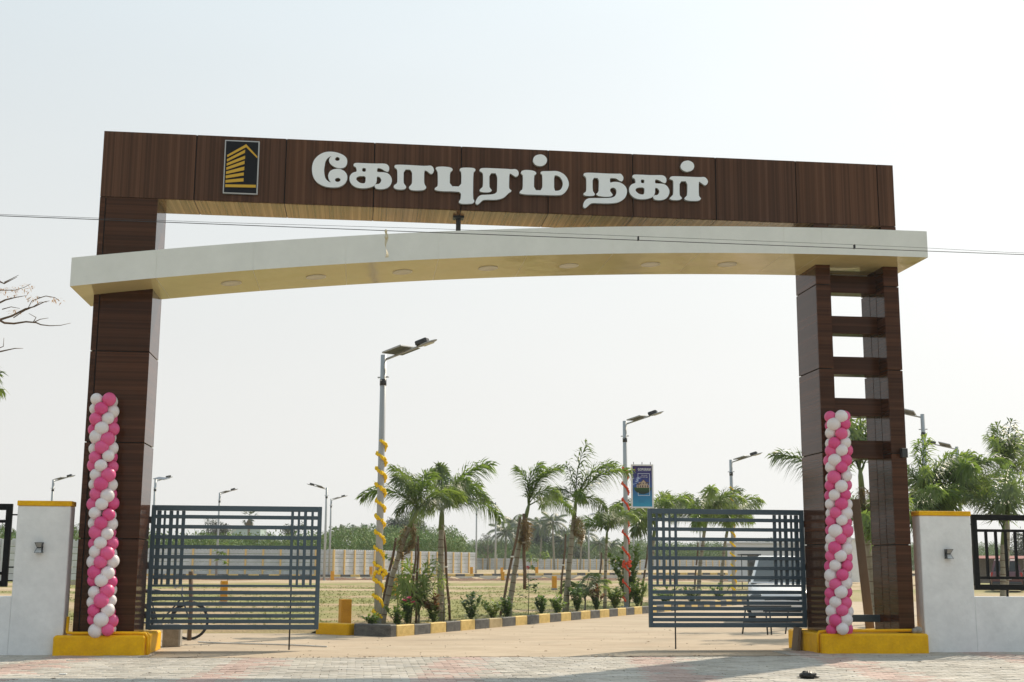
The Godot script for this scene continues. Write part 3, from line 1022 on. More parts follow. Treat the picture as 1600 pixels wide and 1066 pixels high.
# ------------------------------------------------------------------ gate leaves
func leaf(label: String, hinge: float, s: float, low: float, group: String) -> void:
	# s = +1: leaf runs to the right of its hinge, -1: to the left
	var g := thing("gate_leaf", label, "gate", Vector3(hinge, low, -1.10), 0.0, group)
	var w := 2.99
	var h := 2.16
	var box_at := func(called: String, x0: float, x1: float, y0: float, y1: float, z0: float, z1: float):
		var st := S()
		bx(st, x0 * s, x1 * s, y0, y1, z0, z1, 0.004)
		obj(called, st, M.gate_blue, g)
	box_at.call("stile", 0.0, 0.075, 0.0, h, -0.03, 0.03)
	box_at.call("stile", w - 0.075, w, 0.0, h, -0.03, 0.03)
	box_at.call("rail", 0.076, w - 0.076, h - 0.095, h, -0.03, 0.03)
	box_at.call("rail", 0.076, w - 0.076, 0.0, 0.08, -0.03, 0.03)
	box_at.call("rail", 0.076, w - 0.076, 0.735, 0.775, -0.028, 0.028)
	for y in [1.96, 1.784, 1.602, 1.43, 1.256, 1.074, 0.904]:
		box_at.call("slat", 0.076, w - 0.076, y - 0.033, y + 0.033, -0.022, 0.022)
	for y in [0.637, 0.533, 0.439, 0.338, 0.235, 0.14]:
		box_at.call("slat", 0.076, w - 0.076, y - 0.032, y + 0.032, -0.022, 0.022)
	for v in [[0.165, 0.045], [0.29, 0.055], [0.405, 0.042], [0.52, 0.05]]:
		box_at.call("upright", w - v[0] - v[1] / 2, w - v[0] + v[1] / 2, 0.776, h - 0.096, 0.0235, 0.042)
	for v in [[0.127, 0.075], [0.225, 0.038], [0.335, 0.065], [0.445, 0.045], [0.55, 0.06]]:
		box_at.call("upright", v[0] - v[1] / 2, v[0] + v[1] / 2, 0.776, h - 0.096, -0.062, -0.0235)
	var st := S(true)
	bar(st, Vector3((w - 0.505) * s, -low + 0.002, -0.045), Vector3((w - 0.505) * s, 0.95, -0.045), 0.014, 8)
	obj("drop_bolt", st, M.dark_metal, g)
	for y in [0.25, 1.1, 1.9]:
		st = S(true)
		bar(st, Vector3(-0.02 * s, y - 0.06, 0.0), Vector3(-0.02 * s, y + 0.06, 0.0), 0.02, 8)
		obj("hinge", st, M.dark_metal, g)

# ------------------------------------------------------------------ balloons
func balloon_mesh() -> ArrayMesh:
	var st := S(true)
	var prof := [Vector2(0.0, -0.127), Vector2(0.012, -0.130), Vector2(0.007, -0.120), Vector2(0.02, -0.113)]
	for i in range(1, 12):
		var t := PI * i / 11.0 - PI / 2
		var r := cos(t) * 0.118 * (1.0 if t > 0 else 1.0 - 0.10 * sin(t) * sin(t))
		if i > 1:
			prof.append(Vector2(maxf(0.0, r) if i < 11 else 0.0, sin(t) * 0.113 + 0.0))
	lathe(st, prof, 18)
	return fin(st)

func balloon_column(label: String, foot: Vector3, top: Vector3, layers: int, start: int, bm: ArrayMesh) -> void:
	var c := thing("balloon_column", label, "balloon column", foot, 0.0, "spiral balloon columns at the gateway pillars")
	rng.seed = 500 + start
	var st := S(true)
	bar(st, Vector3.ZERO, top - foot, 0.02, 8)
	obj("pole", st, M.rope, c)
	for k in layers:
		# k counts from the top down
		var t := (k + 0.5) / layers
		var mid := (top - foot) * (1.0 - t)
		for q in 4:
			var turn := PI / 4 * (k + start) + q * PI / 2
			var pink := q % 2 == 0
			var dir := Vector3(cos(turn), 0, sin(turn))
			var lean := Vector3(rng.randf_range(-0.3, 0.3), rng.randf_range(-0.28, 0.18), rng.randf_range(-0.3, 0.3))
			var y := (dir + lean).normalized()
			var x := y.cross(Vector3.UP).normalized()
			var sc := rng.randf_range(0.86, 1.07)
			var xf := Transform3D(Basis(x * sc, y * sc, x.cross(y) * sc), mid + dir * 0.14 + Vector3(0, rng.randf_range(-0.02, 0.02), 0) + Vector3(rng.randf_range(-0.014, 0.014), 0, rng.randf_range(-0.014, 0.014)))
			inst("balloon", bm, (M.balloon_pink if rng.randf() < 0.65 else M.balloon_pink_deep) if pink else M.balloon_white, c, xf)

# ------------------------------------------------------------------ boundary walls and grilles
func boundary(label: String, x0: float, x1: float, run: float, zf: float, low_top: float, gr_label: String, lamp_label: String, lamp_x: float) -> void:
	var t := 0.32
	var g := thing("boundary_wall", label, "wall", Vector3.ZERO, 0.0, "white walls beside the gateway")
	var st := S()
	bx(st, x0, x1, -0.03, 2.425, zf - t, zf, 0.012)
	obj("pier", st, M.wall_white, g)
	st = S()
	bx(st, x0 - 0.012, x1 + 0.012, 2.426, 2.51, zf - t - 0.012, zf + 0.012, 0.008)
	obj("cap", st, M.yellow_paint, g)
	var a := minf(run, x0 - 0.001) if run < x0 else x1 + 0.001
	var b := x0 - 0.001 if run < x0 else run
	if run < x0:
		a = run
	st = S()
	bx(st, a, b, -0.03, low_top, zf - t + 0.03, zf - 0.004, 0.01)
	obj("low_wall", st, M.wall_white, g)
	# the steel grille that fills the opening over the low wall
	var gl := thing("wall_grille", gr_label, "grille", Vector3.ZERO, 0.0, "black grilles over the low walls")
	var e := x0 - 0.115 if run < x0 else x1 + 0.08
	var s := -1.0 if run < x0 else 1.0
	var far := e + s * 3.6
	var z := zf - 0.14
	var lo := minf(e, far)
	var hi := maxf(e, far)
	for x in [lo, hi - 0.1]:
		st = S()
		bx(st, x, x + 0.1, 1.10, 2.46, z - 0.03, z + 0.03, 0.004)
		obj("post", st, M.grille_black, gl)
	for y in [[2.355, 2.46], [2.145, 2.195], [1.295, 1.345], [1.10, 1.20]]:
		st = S()
		bx(st, lo + 0.101, hi - 0.101, y[0], y[1], z - 0.025, z + 0.025, 0.004)
		obj("rail", st, M.grille_black, gl)
	var x := e + s * 0.27
	while absf(x - e) < 3.4:
		st = S()
		bx(st, x - 0.024, x + 0.024, 1.346, 2.144, z - 0.02, z + 0.02, 0.003)
		obj("bar", st, M.grille_black, gl)
		x += s * 0.187
	for y in [1.2, 1.42, 2.28]:
		st = S()
		bx(st, minf(e, e - s * 0.14), maxf(e, e - s * 0.14), y - 0.012, y + 0.012, z - 0.012, z + 0.012)
		obj("fixing", st, M.grille_black, gl)
	st = S()
	bx(st, e + s * 0.62 - 0.015, e + s * 0.62 + 0.015, low_top, 1.10, z - 0.015, z + 0.015)
	obj("foot", st, M.grille_black, gl)
	# hourglass lamp on the pier
	var wl := thing("wall_lamp", lamp_label, "wall lamp", Vector3(lamp_x, 1.74, zf), 0.0, "hourglass lamps on the white piers")
	st = S()
	bx(st, -0.05, 0.05, -0.06, 0.06, 0.0, 0.018, 0.003)
	obj("back_plate", st, M.dark_metal, wl)
	for k in [1.0, -1.0]:
		st = S()
		var p := [Vector3(-0.035, 0, 0.02), Vector3(0.035, 0, 0.02), Vector3(0.035, 0, 0.065), Vector3(-0.035, 0, 0.065)]
		var q := [Vector3(-0.065, 0.085 * k, 0.02), Vector3(0.065, 0.085 * k, 0.02), Vector3(0.065, 0.085 * k, 0.13), Vector3(-0.065, 0.085 * k, 0.13)]
		for i in 4:
			var j := (i + 1) % 4
			if k > 0:
				quad(st, p[j], p[i], q[i], q[j])
			else:
				quad(st, p[i], p[j], q[j], q[i])
		if k > 0:
			quad(st, q[3], q[2], q[1], q[0])
		else:
			quad(st, q[0], q[1], q[2], q[3])
		obj("hood", st, M.panel_back, wl)
		st = S()
		quad(st, Vector3(-0.03, 0.006 * k, 0.0695), Vector3(0.03, 0.006 * k, 0.0695), Vector3(0.053, 0.08 * k, 0.128), Vector3(-0.053, 0.08 * k, 0.128))
		obj("hood_face", st, M.steel_trim, wl)

func overhead() -> void:
	var c1 := S(true)
	var c2 := S(true)
	var p1 := []
	var p2 := []
	for i in 61:
		var x := -45.0 + 95.0 * i / 60
		var u := (x - 3.0) / 10.0
		p1.append(Vector3(x, 6.60 + 0.006 * u * u - 0.0022 * (x - 3), 3.0))
		p2.append(Vector3(x, 6.652 + 0.0005 * u * u - 0.002 * (x - 3) - 0.035 * smoothstep(1.5, -3.0, x) - 0.035 * smoothstep(8.0, 11.0, x), 3.04))
	tube(c1, p1, [0.006], 6)
	var w := obj("overhead_cable", c1, M.wire)
	tag(w, "thick black overhead cable crossing in front of the white canopy", "cable")
	for x in [4.29, 7.86]:
		var st := S()
		var y: float = 6.60 + 0.006 * pow((x - 3) / 10, 2) - 0.0022 * (x - 3)
		bx(st, x - 0.010, x + 0.010, y - 0.012, y + 0.058, 2.993, 3.045, 0.003)
		obj("spacer", st, M.wire, w)
	tube(c2, p2, [0.003], 6)
	tag(obj("overhead_wire", c2, M.wire), "thin wire strung just above the thick overhead cable", "wire")
	# strip of pale cloth knotted round the cable
	var t := thing("cloth_strip", "pale cloth strip knotted on the overhead cable and hanging down", "cloth strip", Vector3(0.30, 6.60, 3.0))
	var st := S(true)
	ball(st, Vector3(0, 0.0, 0.0), Vector3(0.022, 0.03, 0.022), 8, 6)
	ball(st, Vector3(0.005, -0.1, 0.01), Vector3(0.026, 0.03, 0.02), 8, 6)
	obj("knot", st, M.cloth, t)
	st = S()
	var prev := []
	for i in 15:
		var k := i / 14.0
		var y := -0.02 - 0.39 * k
		var x := 0.012 * sin(k * 9.0) + 0.02 * k
		var wd := 0.014 + 0.012 * absf(sin(k * 5.0)) + 0.012 * k
		var a := k * 2.4
		var cur := [Vector3(x - wd * cos(a), y, -wd * sin(a)), Vector3(x + wd * cos(a), y - 0.02 * k, wd * sin(a))]
		if i > 0:
			var n := Vector3(0, 0, 0.003)
			quad(st, prev[0] + n, cur[0] + n, cur[1] + n, prev[1] + n)
			quad(st, prev[1] - n, cur[1] - n, cur[0] - n, prev[0] - n)
		prev = cur
	obj("tail", st, M.cloth, t)

# ------------------------------------------------------------------ kerb and bollards
func kerbs() -> void:
	var root := Node3D.new()
	put(root, "kerb")
	struct(root)
	var d := Vector3(0.535, 0, -0.845)
	var into := Vector3(-0.845, 0, -0.535)
	rng.seed = 9
	var at := Vector3(0.86, 0, -5.35)
	var basis := Basis(d, Vector3.UP, d.cross(Vector3.UP))
	for i in 46:
		var ln := 0.72 + rng.randf_range(-0.03, 0.03)
		var st := S()
		box(st, Vector3.ZERO, Vector3(ln - 0.006, 0.27, 0.16), 0.015)
		var m: Material = M.kerb_black if i % 2 == 1 else M.kerb_yellow
		if i == 6:
			m = M.kerb_faded
		elif i == 5 or i == 7:
			m = M.kerb_black
		inst("kerb_block", fin(st), m, root, Transform3D(basis.rotated(Vector3.UP, rng.randf_range(-0.012, 0.012)), at + d * ln * 0.5 + into * 0.08 + Vector3(0, 0.09 + rng.randf_range(-0.006, 0.006), 0)))
		at += d * ln
	var e := Vector3(-0.787, 0, -0.617)
	var nb := Vector3(e.z, 0, -e.x)
	var b2 := Basis(e, Vector3.UP, e.cross(Vector3.UP))
	var st := S()
	box(st, Vector3.ZERO, Vector3(0.98, 0.30, 0.22), 0.02)
	inst("kerb_block", fin(st), M.kerb_black, root, Transform3D(b2, Vector3(0.86, 0.10, -5.35) + e * 0.50 + nb * 0.11))
	st = S()
	box(st, Vector3.ZERO, Vector3(0.90, 0.28, 0.30), 0.02)
	inst("kerb_block", fin(st), M.yellow_paint, root, Transform3D(b2, Vector3(0.86, 0.10, -5.35) + e * 1.55 + nb * 0.12))
	# painted kerb on its white footing across the far side of the plot
	var fk := Node3D.new()
	put(fk, "far_kerb")
	struct(fk)
	var yb := S()
	box(yb, Vector3.ZERO, Vector3(0.70, 0.17, 0.3), 0.01)
	var bm := fin(yb)
	var x := -48.0
	var n := 0
	while x < 62.0:
		var a := Vector3(x, 0, far_kerb(x))
		var dx := 0.72 * 1.0
		var b := Vector3(x + 0.1, 0, far_kerb(x + 0.1))
		var dir := (b - a).normalized()
		var c := a + dir * dx * 0.5
		var y := far_top(c.x) - 0.15
		if true:
			inst("kerb_block", bm, M.kerb_black if n % 2 else M.kerb_yellow, fk, Transform3D(Basis(dir, Vector3.UP, dir.cross(Vector3.UP)), Vector3(c.x, y + 0.075, c.z)))
		n += 1
		x += dir.x * dx
	var ws := S()
	var prev := Vector3.ZERO
	for px in [-48.0, -2.0, 4.0, 9.0, 14.0, 20.0, 26.0, 33.0, 62.0]:
		var p := Vector3(px, 0, far_kerb(px) + 0.02)
		if prev != Vector3.ZERO:
			var dd := (p - prev)
			var bs := Basis(dd.normalized(), Vector3.UP, dd.normalized().cross(Vector3.UP))
			var wy := far_top((p.x + prev.x) / 2) - 0.155
			box(ws, (p + prev) / 2 + Vector3(0, wy - 0.25, 0), Vector3(dd.length(), 0.5, 0.34), 0.0, bs)
		prev = p
	obj("footing", ws, M.kerb_white, fk)
	# yellow marker posts
	var posts := [
		[Vector3(-0.26, 0.12, -7.4), 0.60, 0.24, "thick yellow post standing behind the yellow end block of the near kerb"],
		[Vector3(1.27, 0.42, -22.4), 0.62, 0.17, "yellow marker post on the grass just right of the lamp with yellow garland"],
		[Vector3(9.35, 0.40, -39.0), 0.60, 0.19, "yellow marker post alone on the grass behind the red-flowered plant"],
		[Vector3(-3.87, 0.38, -16.4), 0.62, 0.19, "yellow marker post seen through the middle of the left gate leaf"],
		[Vector3(-1.64, 0.42, -63.4), 0.62, 0.20, "yellow marker post on the red soil beside the double-lamp pole"],
		[Vector3(10.0, 0.42, -67.0), 0.62, 0.20, "yellow marker post on the red soil below the lamp with the left-pointing arm"],
		[Vector3(0.97, 0.72, -73.6), 0.62, 0.2, "yellow marker post behind the far kerb left of the garlanded lamp"],
		[Vector3(8.7, 0.78, -77.0), 0.55, 0.19, "yellow marker post behind the far kerb near the end of the taller wall"],
		[Vector3(14.6, 0.80, -83.0), 0.55, 0.20, "yellow marker post behind the far kerb in front of the lower wall"],
		[Vector3(11.6, 0.80, -82.0), 0.5, 0.18, "yellow marker post behind the far kerb beside the leaning palm"]]
	for p in posts:
		var g := thing("marker_post", p[3], "post", p[0], 0.3, "yellow marker posts in the plot")
		var ps := S()
		bx(ps, -p[2] / 2, p[2] / 2, -0.15, p[1], -p[2] / 2, p[2] / 2, 0.012)
		obj("shaft", ps, M.orange_paint, g)
		ps = S()
		bx(ps, -p[2] / 2 - 0.02, p[2] / 2 + 0.02, -0.15, 0.03, -p[2] / 2 - 0.02, p[2] / 2 + 0.02, 0.01)
		obj("collar", ps, M.concrete, g)

# ------------------------------------------------------------------ solar street lamps
func lamp(height: float, label: String, at: Vector3, turn: float, twin := 0) -> Node3D:
	# the arm points along local +x
	var g := thing("street_lamp", label, "street lamp", at, turn, "solar street lamps")
	var st := S(true)
	tube(st, [Vector3(0, -0.1, 0), Vector3(0, height * 0.5, 0), Vector3(0, height, 0)], [0.085, 0.075, 0.068], 14)
	var pole := obj("pole", st, M.galvanised, g)
	st = S(true)
	tube(st, [Vector3(0, height * 0.884, 0), Vector3(0, height * 0.884 + 0.14, 0)], [0.0765], 14)
	obj("band", st, M.dark_metal, pole)
	st = S()
	bx(st, -0.14, 0.14, height - 0.52, height - 0.49, -0.018, 0.018, 0.003)
	bx(st, -0.018, 0.018, height - 0.60, height - 0.57, -0.11, 0.11, 0.003)
	obj("clamp", st, M.galvanised, pole)
	for k in (1 if twin == 0 else 2):
		var s := 1.0 if k == 0 else -1.0
		var dy := 0.0 if k == 0 else -0.6
		var lift := Basis(Vector3(0, 0, 1), s * 0.27)
		var o := Vector3(0.06 * s, height - 0.10 + dy, 0)
		st = S(true)
		tube(st, [o, o + lift * Vector3(0.86 * s, 0, 0)], [0.026], 10)
		obj("arm", st, M.galvanised, g)
		var pc := o + lift * Vector3(0.43 * s, 0.07, 0)
		st = S()
		box(st, pc, Vector3(0.50, 0.035, 0.92), 0.006, lift * Basis(Vector3.RIGHT, 0.10))
		var pan := obj("solar_panel", st, M.galvanised, g)
		st = S()
		box(st, pc + lift * Basis(Vector3.RIGHT, 0.10) * Vector3(0, 0.019, 0), Vector3(0.46, 0.008, 0.88), 0.0, lift * Basis(Vector3.RIGHT, 0.10))
		obj("cells", st, M.cell_blue, pan)
		st = S()
		box(st, pc + lift * Basis(Vector3.RIGHT, 0.10) * Vector3(0, -0.016, 0), Vector3(0.46, 0.012, 0.88), 0.0, lift * Basis(Vector3.RIGHT, 0.10))
		box(st, pc + lift * Vector3(0.05 * s, -0.03, 0.12), Vector3(0.14, 0.02, 0.1), 0.004, lift)
		obj("backing", st, M.panel_back, pan)
		var hd := o + lift * Vector3(1.0 * s, 0.0, 0)
		st = S(true)
		ball(st, Vector3.ZERO, Vector3.ONE, 12, 8)
		var hm := fin(st)
		var head := inst("lamp_head", hm, M.galvanised, g, Transform3D(lift * Basis.from_scale(Vector3(0.26, 0.03, 0.09)), hd + lift * Vector3(0.10 * s, 0, 0)))
		st = S()
		box(st, hd + lift * Vector3(0.12 * s, -0.028, 0), Vector3(0.26, 0.012, 0.12), 0.003, lift)
		obj("lens", st, M.lamp_lens, g)
		st = S()
		box(st, hd + lift * Vector3(-0.02 * s, 0.072, 0), Vector3(0.30, 0.11, 0.17), 0.02, lift)
		obj("battery_box", st, M.dark_metal, g)
	st = S()
	bx(st, -0.16, 0.16, -0.05, 0.02, -0.16, 0.16, 0.004)
	obj("base_plate", st, M.galvanised, g)
	return g

func garland(called: String, label: String, at: Vector3, y0: float, y1: float, turns: float, m: Material, bunch: Array, phase: float) -> void:
	var g := thing(called, label, "garland", at)
	rng.seed = int(absf(at.x) * 100)
	var st := S(true)
	var steps := int(turns * 17)
	for i in steps:
		var t := float(i) / steps
		var y := lerpf(y0, y1, t)
		var a := TAU * turns * t + phase
		# strands sag: the front of each turn is lower than the back
		var r := 0.075 + 0.024
		var c := Vector3(cos(a) * r, y + 0.03 * sin(a - 0.6), sin(a) * r)
		for q in 3:
			ball(st, c + Vector3(rng.randf_range(-0.02, 0.02), rng.randf_range(-0.02, 0.02), rng.randf_range(-0.02, 0.02)), Vector3.ONE * rng.randf_range(0.023, 0.036), 7, 5)
	obj("flower_string", st, m, g)
	for b in bunch:
		st = S(true)
		for i in 26:
			var a := rng.randf() * TAU
			ball(st, Vector3(cos(a) * 0.12 + 0.03, b + rng.randf_range(-0.10, 0.10), sin(a) * 0.12), Vector3.ONE * rng.randf_range(0.035, 0.05), 7, 5)
		obj("bunch", st, m, g)

func lamps() -> void:
	var t := -0.564
	lamp(5.98, "nearest tall solar street lamp, its pole wound with a yellow garland", Vector3(0.46, 0.17, -6.21), t)
	lamp(6.08, "tall solar street lamp carrying the blue banner, wound with a red garland", Vector3(8.71, 0.17, -19.24), t)
	lamp(5.75, "solar street lamp with a yellow garland rising behind the right gate leaf", Vector3(15.49, 0.17, -29.96), t)
	lamp(6.45, "solar street lamp standing just right of the right-hand tower, arm to the left", Vector3(18.45, 0.05, -17.8), PI + t)
	lamp(6.45, "smaller solar street lamp among the palms at the right, arm to the left", Vector3(25.1, 0.1, -29.1), PI + t)
	var proto := lamp(5.95, "distant solar street lamp rising over the white pier left of the gateway", Vector3(-18.0, 0.38, -56.0), -0.25)
	for q in [
		[Vector3(-11.9, 0.38, -54.6), 0.9, "distant solar street lamp just right of the left brown pillar", 1.0],
		[Vector3(-9.7, 0.42, -69.0), -0.35, "distant solar street lamp behind the middle of the left gate leaf", 1.0],
		[Vector3(-2.2, 0.42, -64.5), 2.9, "distant solar street lamp beside the left gate leaf with its arm to the left", 1.03],
		[Vector3(-2.1, 0.72, -74.7), -0.3, "distant solar street lamp hidden behind its twin beside the left gate leaf", 0.94],
		[Vector3(10.1, 0.72, -88.5), -0.3, "distant solar street lamp near the taller wall's end with its arm to the right", 0.95],
		[Vector3(11.1, 0.72, -82.2), 2.9, "distant solar street lamp near the taller wall's end with its arm to the left", 0.98],
		[Vector3(22.0, 0.5, -100.0), 0.15, "distant solar street lamp between the upright palm and the red-garlanded lamp", 0.98],
		[Vector3(25.6, 0.5, -96.3), 0.2, "distant solar street lamp just left of the red-garlanded lamp", 1.0],
		[Vector3(33.0, 0.5, -100.0), 0.25, "distant solar street lamp just right of the red-garlanded lamp", 0.98]]:
		dup(proto, "street_lamp", q[0], q[1], q[2], q[3])
	garland("flower_garland", "yellow marigold garland spiralling up the nearest lamp pole", Vector3(0.46, 0.0, -6.21), 0.35, 4.2, 11.2, M.marigold, [1.28], 0.8)
	garland("flower_garland", "red-orange garland spiralling up the lamp pole beside the banner", Vector3(8.71, 0.0, -19.24), 0.35, 4.7, 8.2, M.flower_orange, [1.55], 2.0)
	garland("flower_garland", "yellow marigold garland on the lamp pole behind the right gate leaf", Vector3(15.49, 0.0, -29.96), 0.5, 4.75, 9.2, M.marigold, [], 1.4)
	# banner on the second lamp
	var b := thing("banner_sign", "tall blue printed banner in a white frame hung on the second lamp pole", "banner", Vector3(9.27, 4.09, -19.2), -0.10)
	var st := S()
	for s in [[-0.37, -0.32, -0.72, 0.72], [0.32, 0.37, -0.72, 0.72]]:
		bx(st, s[0], s[1], s[2], s[3], -0.03, 0.03, 0.004)
	bx(st, -0.3199, 0.3199, 0.67, 0.72, -0.029, 0.029, 0.004)
	bx(st, -0.3199, 0.3199, -0.72, -0.67, -0.029, 0.029, 0.004)
	obj("frame", st, M.plate_white, b)
	st = S()
	quad_uv(st, [Vector3(-0.321, -0.672, 0.012), Vector3(0.321, -0.672, 0.012), Vector3(0.321, 0.672, 0.012), Vector3(-0.321, 0.672, 0.012)])
	var pm := mat("banner_print", Color.WHITE, 0.45)
	pm.albedo_texture = banner_picture()
	obj("print", st, pm, b)
	st = S()
	bx(st, -0.321, 0.321, -0.672, 0.672, -0.012, 0.008)
	obj("backing", st, M.plate_white, b)
	for y in [0.45, -0.45]:
		st = S(true)
		bar(st, Vector3(-0.56, y, -0.02), Vector3(-0.37, y, -0.02), 0.012, 6)
		obj("bracket", st, M.galvanised, b)
	for x in [-0.28, 0.0, 0.28]:
		st = S(true)
		bar(st, Vector3(x, 0.72, 0), Vector3(x, 0.80, 0), 0.012, 6)
		obj("bolt", st, M.dark_metal, b)
	lettering(b, "GOPURAM", Vector3(0.07, 0.555, 0.0135), 0.42, 0.085, M.plate_white, true)
	lettering(b, "DREAM HOME", Vector3(0.07, 0.36, 0.0135), 0.20, 0.03, M.plate_white, false)
	lettering(b, "PLOTS FOR SALE", Vector3(0.05, 0.30, 0.0135), 0.27, 0.036, M.plate_white, false)

func lettering(parent: Node, words: String, at: Vector3, width: float, height: float, m: Material, bold: bool) -> void:
	var tm := TextMesh.new()
	var f := SystemFont.new()
	f.font_names = PackedStringArray(["Droid Sans"])
	f.font_weight = 700 if bold else 400
	tm.font = f
	tm.text = words
	tm.font_size = 48
	tm.pixel_size = 0.01
	tm.depth = 0.02
	var bb := tm.get_aabb()
	var sx := width / maxf(0.01, bb.size.x)
	var sy := height / maxf(0.01, bb.size.y)
	inst("lettering", tm, m, parent, Transform3D(Basis.from_scale(Vector3(sx, sy, 0.1)), at - Vector3((bb.position.x + bb.size.x / 2) * sx, (bb.position.y + bb.size.y / 2) * sy, 0)))

func banner_picture() -> ImageTexture:
	var w := 192
	var h := 402
	var im := Image.create(w, h, false, Image.FORMAT_RGB8)
	var tops := [Color(0.16, 0.11, 0.36), Color(0.17, 0.18, 0.46), Color(0.17, 0.33, 0.60), Color(0.16, 0.48, 0.66), Color(0.18, 0.60, 0.74)]
	var n := noise(91, 0.03, 4)
	for y in h:
		var t := float(y) / h * 4.0
		var i := mini(int(t), 3)
		var c: Color = tops[i].lerp(tops[i + 1], t - i)
		for x in w:
			var p := c
			var cl := n.get_noise_2d(x * 0.6, y * 1.6)
			if y > 110 and y < 190 and x < 90 and cl > 0.05:
				p = p.lerp(Color(0.75, 0.82, 0.92), clampf(cl * 2.2, 0, 0.8))
			# lawn: the lower half of a disc
			var d := Vector2((x - 100.0) / 88.0, (y - 212.0) / 66.0)
			if d.length() < 1.0 and y > 212:
				p = Color(0.17, 0.34, 0.14).lerp(Color(0.07, 0.15, 0.12), clampf((y - 212) / 66.0, 0, 1)).lightened(0.15 * n.get_noise_2d(x * 5.0, y * 5.0))
			im.set_pixel(x, y, p)
	var r := func(x: int, y: int, ww: int, hh: int, c: Color): im.fill_rect(Rect2i(x, y, ww, hh), c)
	# a plain little house
	r.call(40, 186, 122, 30, Color(0.66, 0.56, 0.47))
	r.call(62, 160, 86, 28, Color(0.70, 0.62, 0.53))
	for k in 26:
		r.call(106 - k, 132 + k, 2 * k + 4, 1, Color(0.36, 0.27, 0.28))
	for k in 18:
		r.call(106 - k, 142 + k, 2 * k + 4, 1, Color(0.74, 0.66, 0.58))
	for k in 14:
		r.call(36 + k / 2, 186 - k, 34, 1, Color(0.34, 0.26, 0.29))
		r.call(134 - k / 3, 172 - k, 30, 1, Color(0.34, 0.26, 0.29))
	for x in [48, 70, 92, 118, 140]:
		r.call(x, 194, 10, 16, Color(0.25, 0.22, 0.26))
		r.call(x - 4, 188, 3, 28, Color(0.85, 0.83, 0.78))
	for x in [76, 102, 128]:
		r.call(x, 166, 9, 12, Color(0.24, 0.24, 0.32))
	# white outlined frame round the house
	var wc := Color(0.85, 0.88, 0.92)
	r.call(52, 74, 118, 4, wc)
	r.call(166, 74, 4, 220, wc)
	r.call(52, 290, 118, 4, wc)
	r.call(52, 74, 4, 80, wc)
	r.call(52, 262, 4, 30, wc)
	# emblem and small print
	r.call(18, 22, 6, 26, Color(0.55, 0.30, 0.20))
	r.call(24, 18, 12, 5, Color(0.55, 0.30, 0.20))
	r.call(24, 46, 12, 5, Color(0.55, 0.30, 0.20))
	for x in range(52, 172, 5):
		r.call(x, 56, 3, 2, Color(0.66, 0.66, 0.76))
	for y in [338, 348, 358]:
		for x in range(56, 116, 5):
			r.call(x, y, 3 + (x * 7 + y) % 2, 2, Color(0.10, 0.25, 0.42))
	return ImageTexture.create_from_image(im)

# ------------------------------------------------------------------ plants
# one feathery frond, 1 m long, leaving the crown along local +x and rising
func frond_mesh(sd: int, rise: float, bend: float, ranks: int, leaf_len: float, nodes: int, wide: float) -> ArrayMesh:
	var r := RandomNumberGenerator.new()
	r.seed = sd
	var st := S()
	var pts := []
	var p := Vector3.ZERO
	var n := 14
	for i in n + 1:
		pts.append(p)
		var a := rise - bend * pow(float(i) / n, 1.3)
		p += Vector3(cos(a), sin(a), 0) / n
	var rad := []
	for i in n + 1:
		rad.append(lerpf(0.014, 0.003, float(i) / n))
	tube(st, pts, rad, 5)
	for i in nodes:
		var s := lerpf(0.17, 0.995, float(i) / (nodes - 1))
		var f := s * n
		var k := mini(int(f), n - 1)
		var base: Vector3 = pts[k].lerp(pts[k + 1], f - k)
		var t: Vector3 = (pts[k + 1] - pts[k]).normalized()
		var up := Vector3(-t.y, t.x, 0)
		var side := Vector3(0, 0, 1)
		var ln := leaf_len * pow(sin(PI * clampf(0.13 + 0.80 * s, 0, 1)), 0.55)
		for q in ranks:
			var a := TAU * (q + 0.5 * (i % 2)) / ranks + r.randf_range(-0.5, 0.5)
			if ranks == 2:
				a = (0.15 if q == 0 else PI - 0.15) + r.randf_range(-0.2, 0.2)
			var outv := (side * cos(a) + up * sin(a))
			var dir := (outv + t * r.randf_range(0.55, 0.95) + Vector3(0, -0.32, 0)).normalized()
			var l := ln * r.randf_range(0.75, 1.1)
			var w := dir.cross(t if absf(dir.dot(t)) < 0.9 else up).normalized() * wide
			var m1 := base + dir * l * 0.5 + Vector3(0, -0.03 * l, 0)
			var tip := base + dir * l + Vector3(0, -0.45 * l * r.randf_range(0.4, 1.4), 0)
			tri(st, base, m1 + w, m1 - w)
			tri(st, m1 - w, m1 + w, tip)
	return fin(st)

var fronds := []

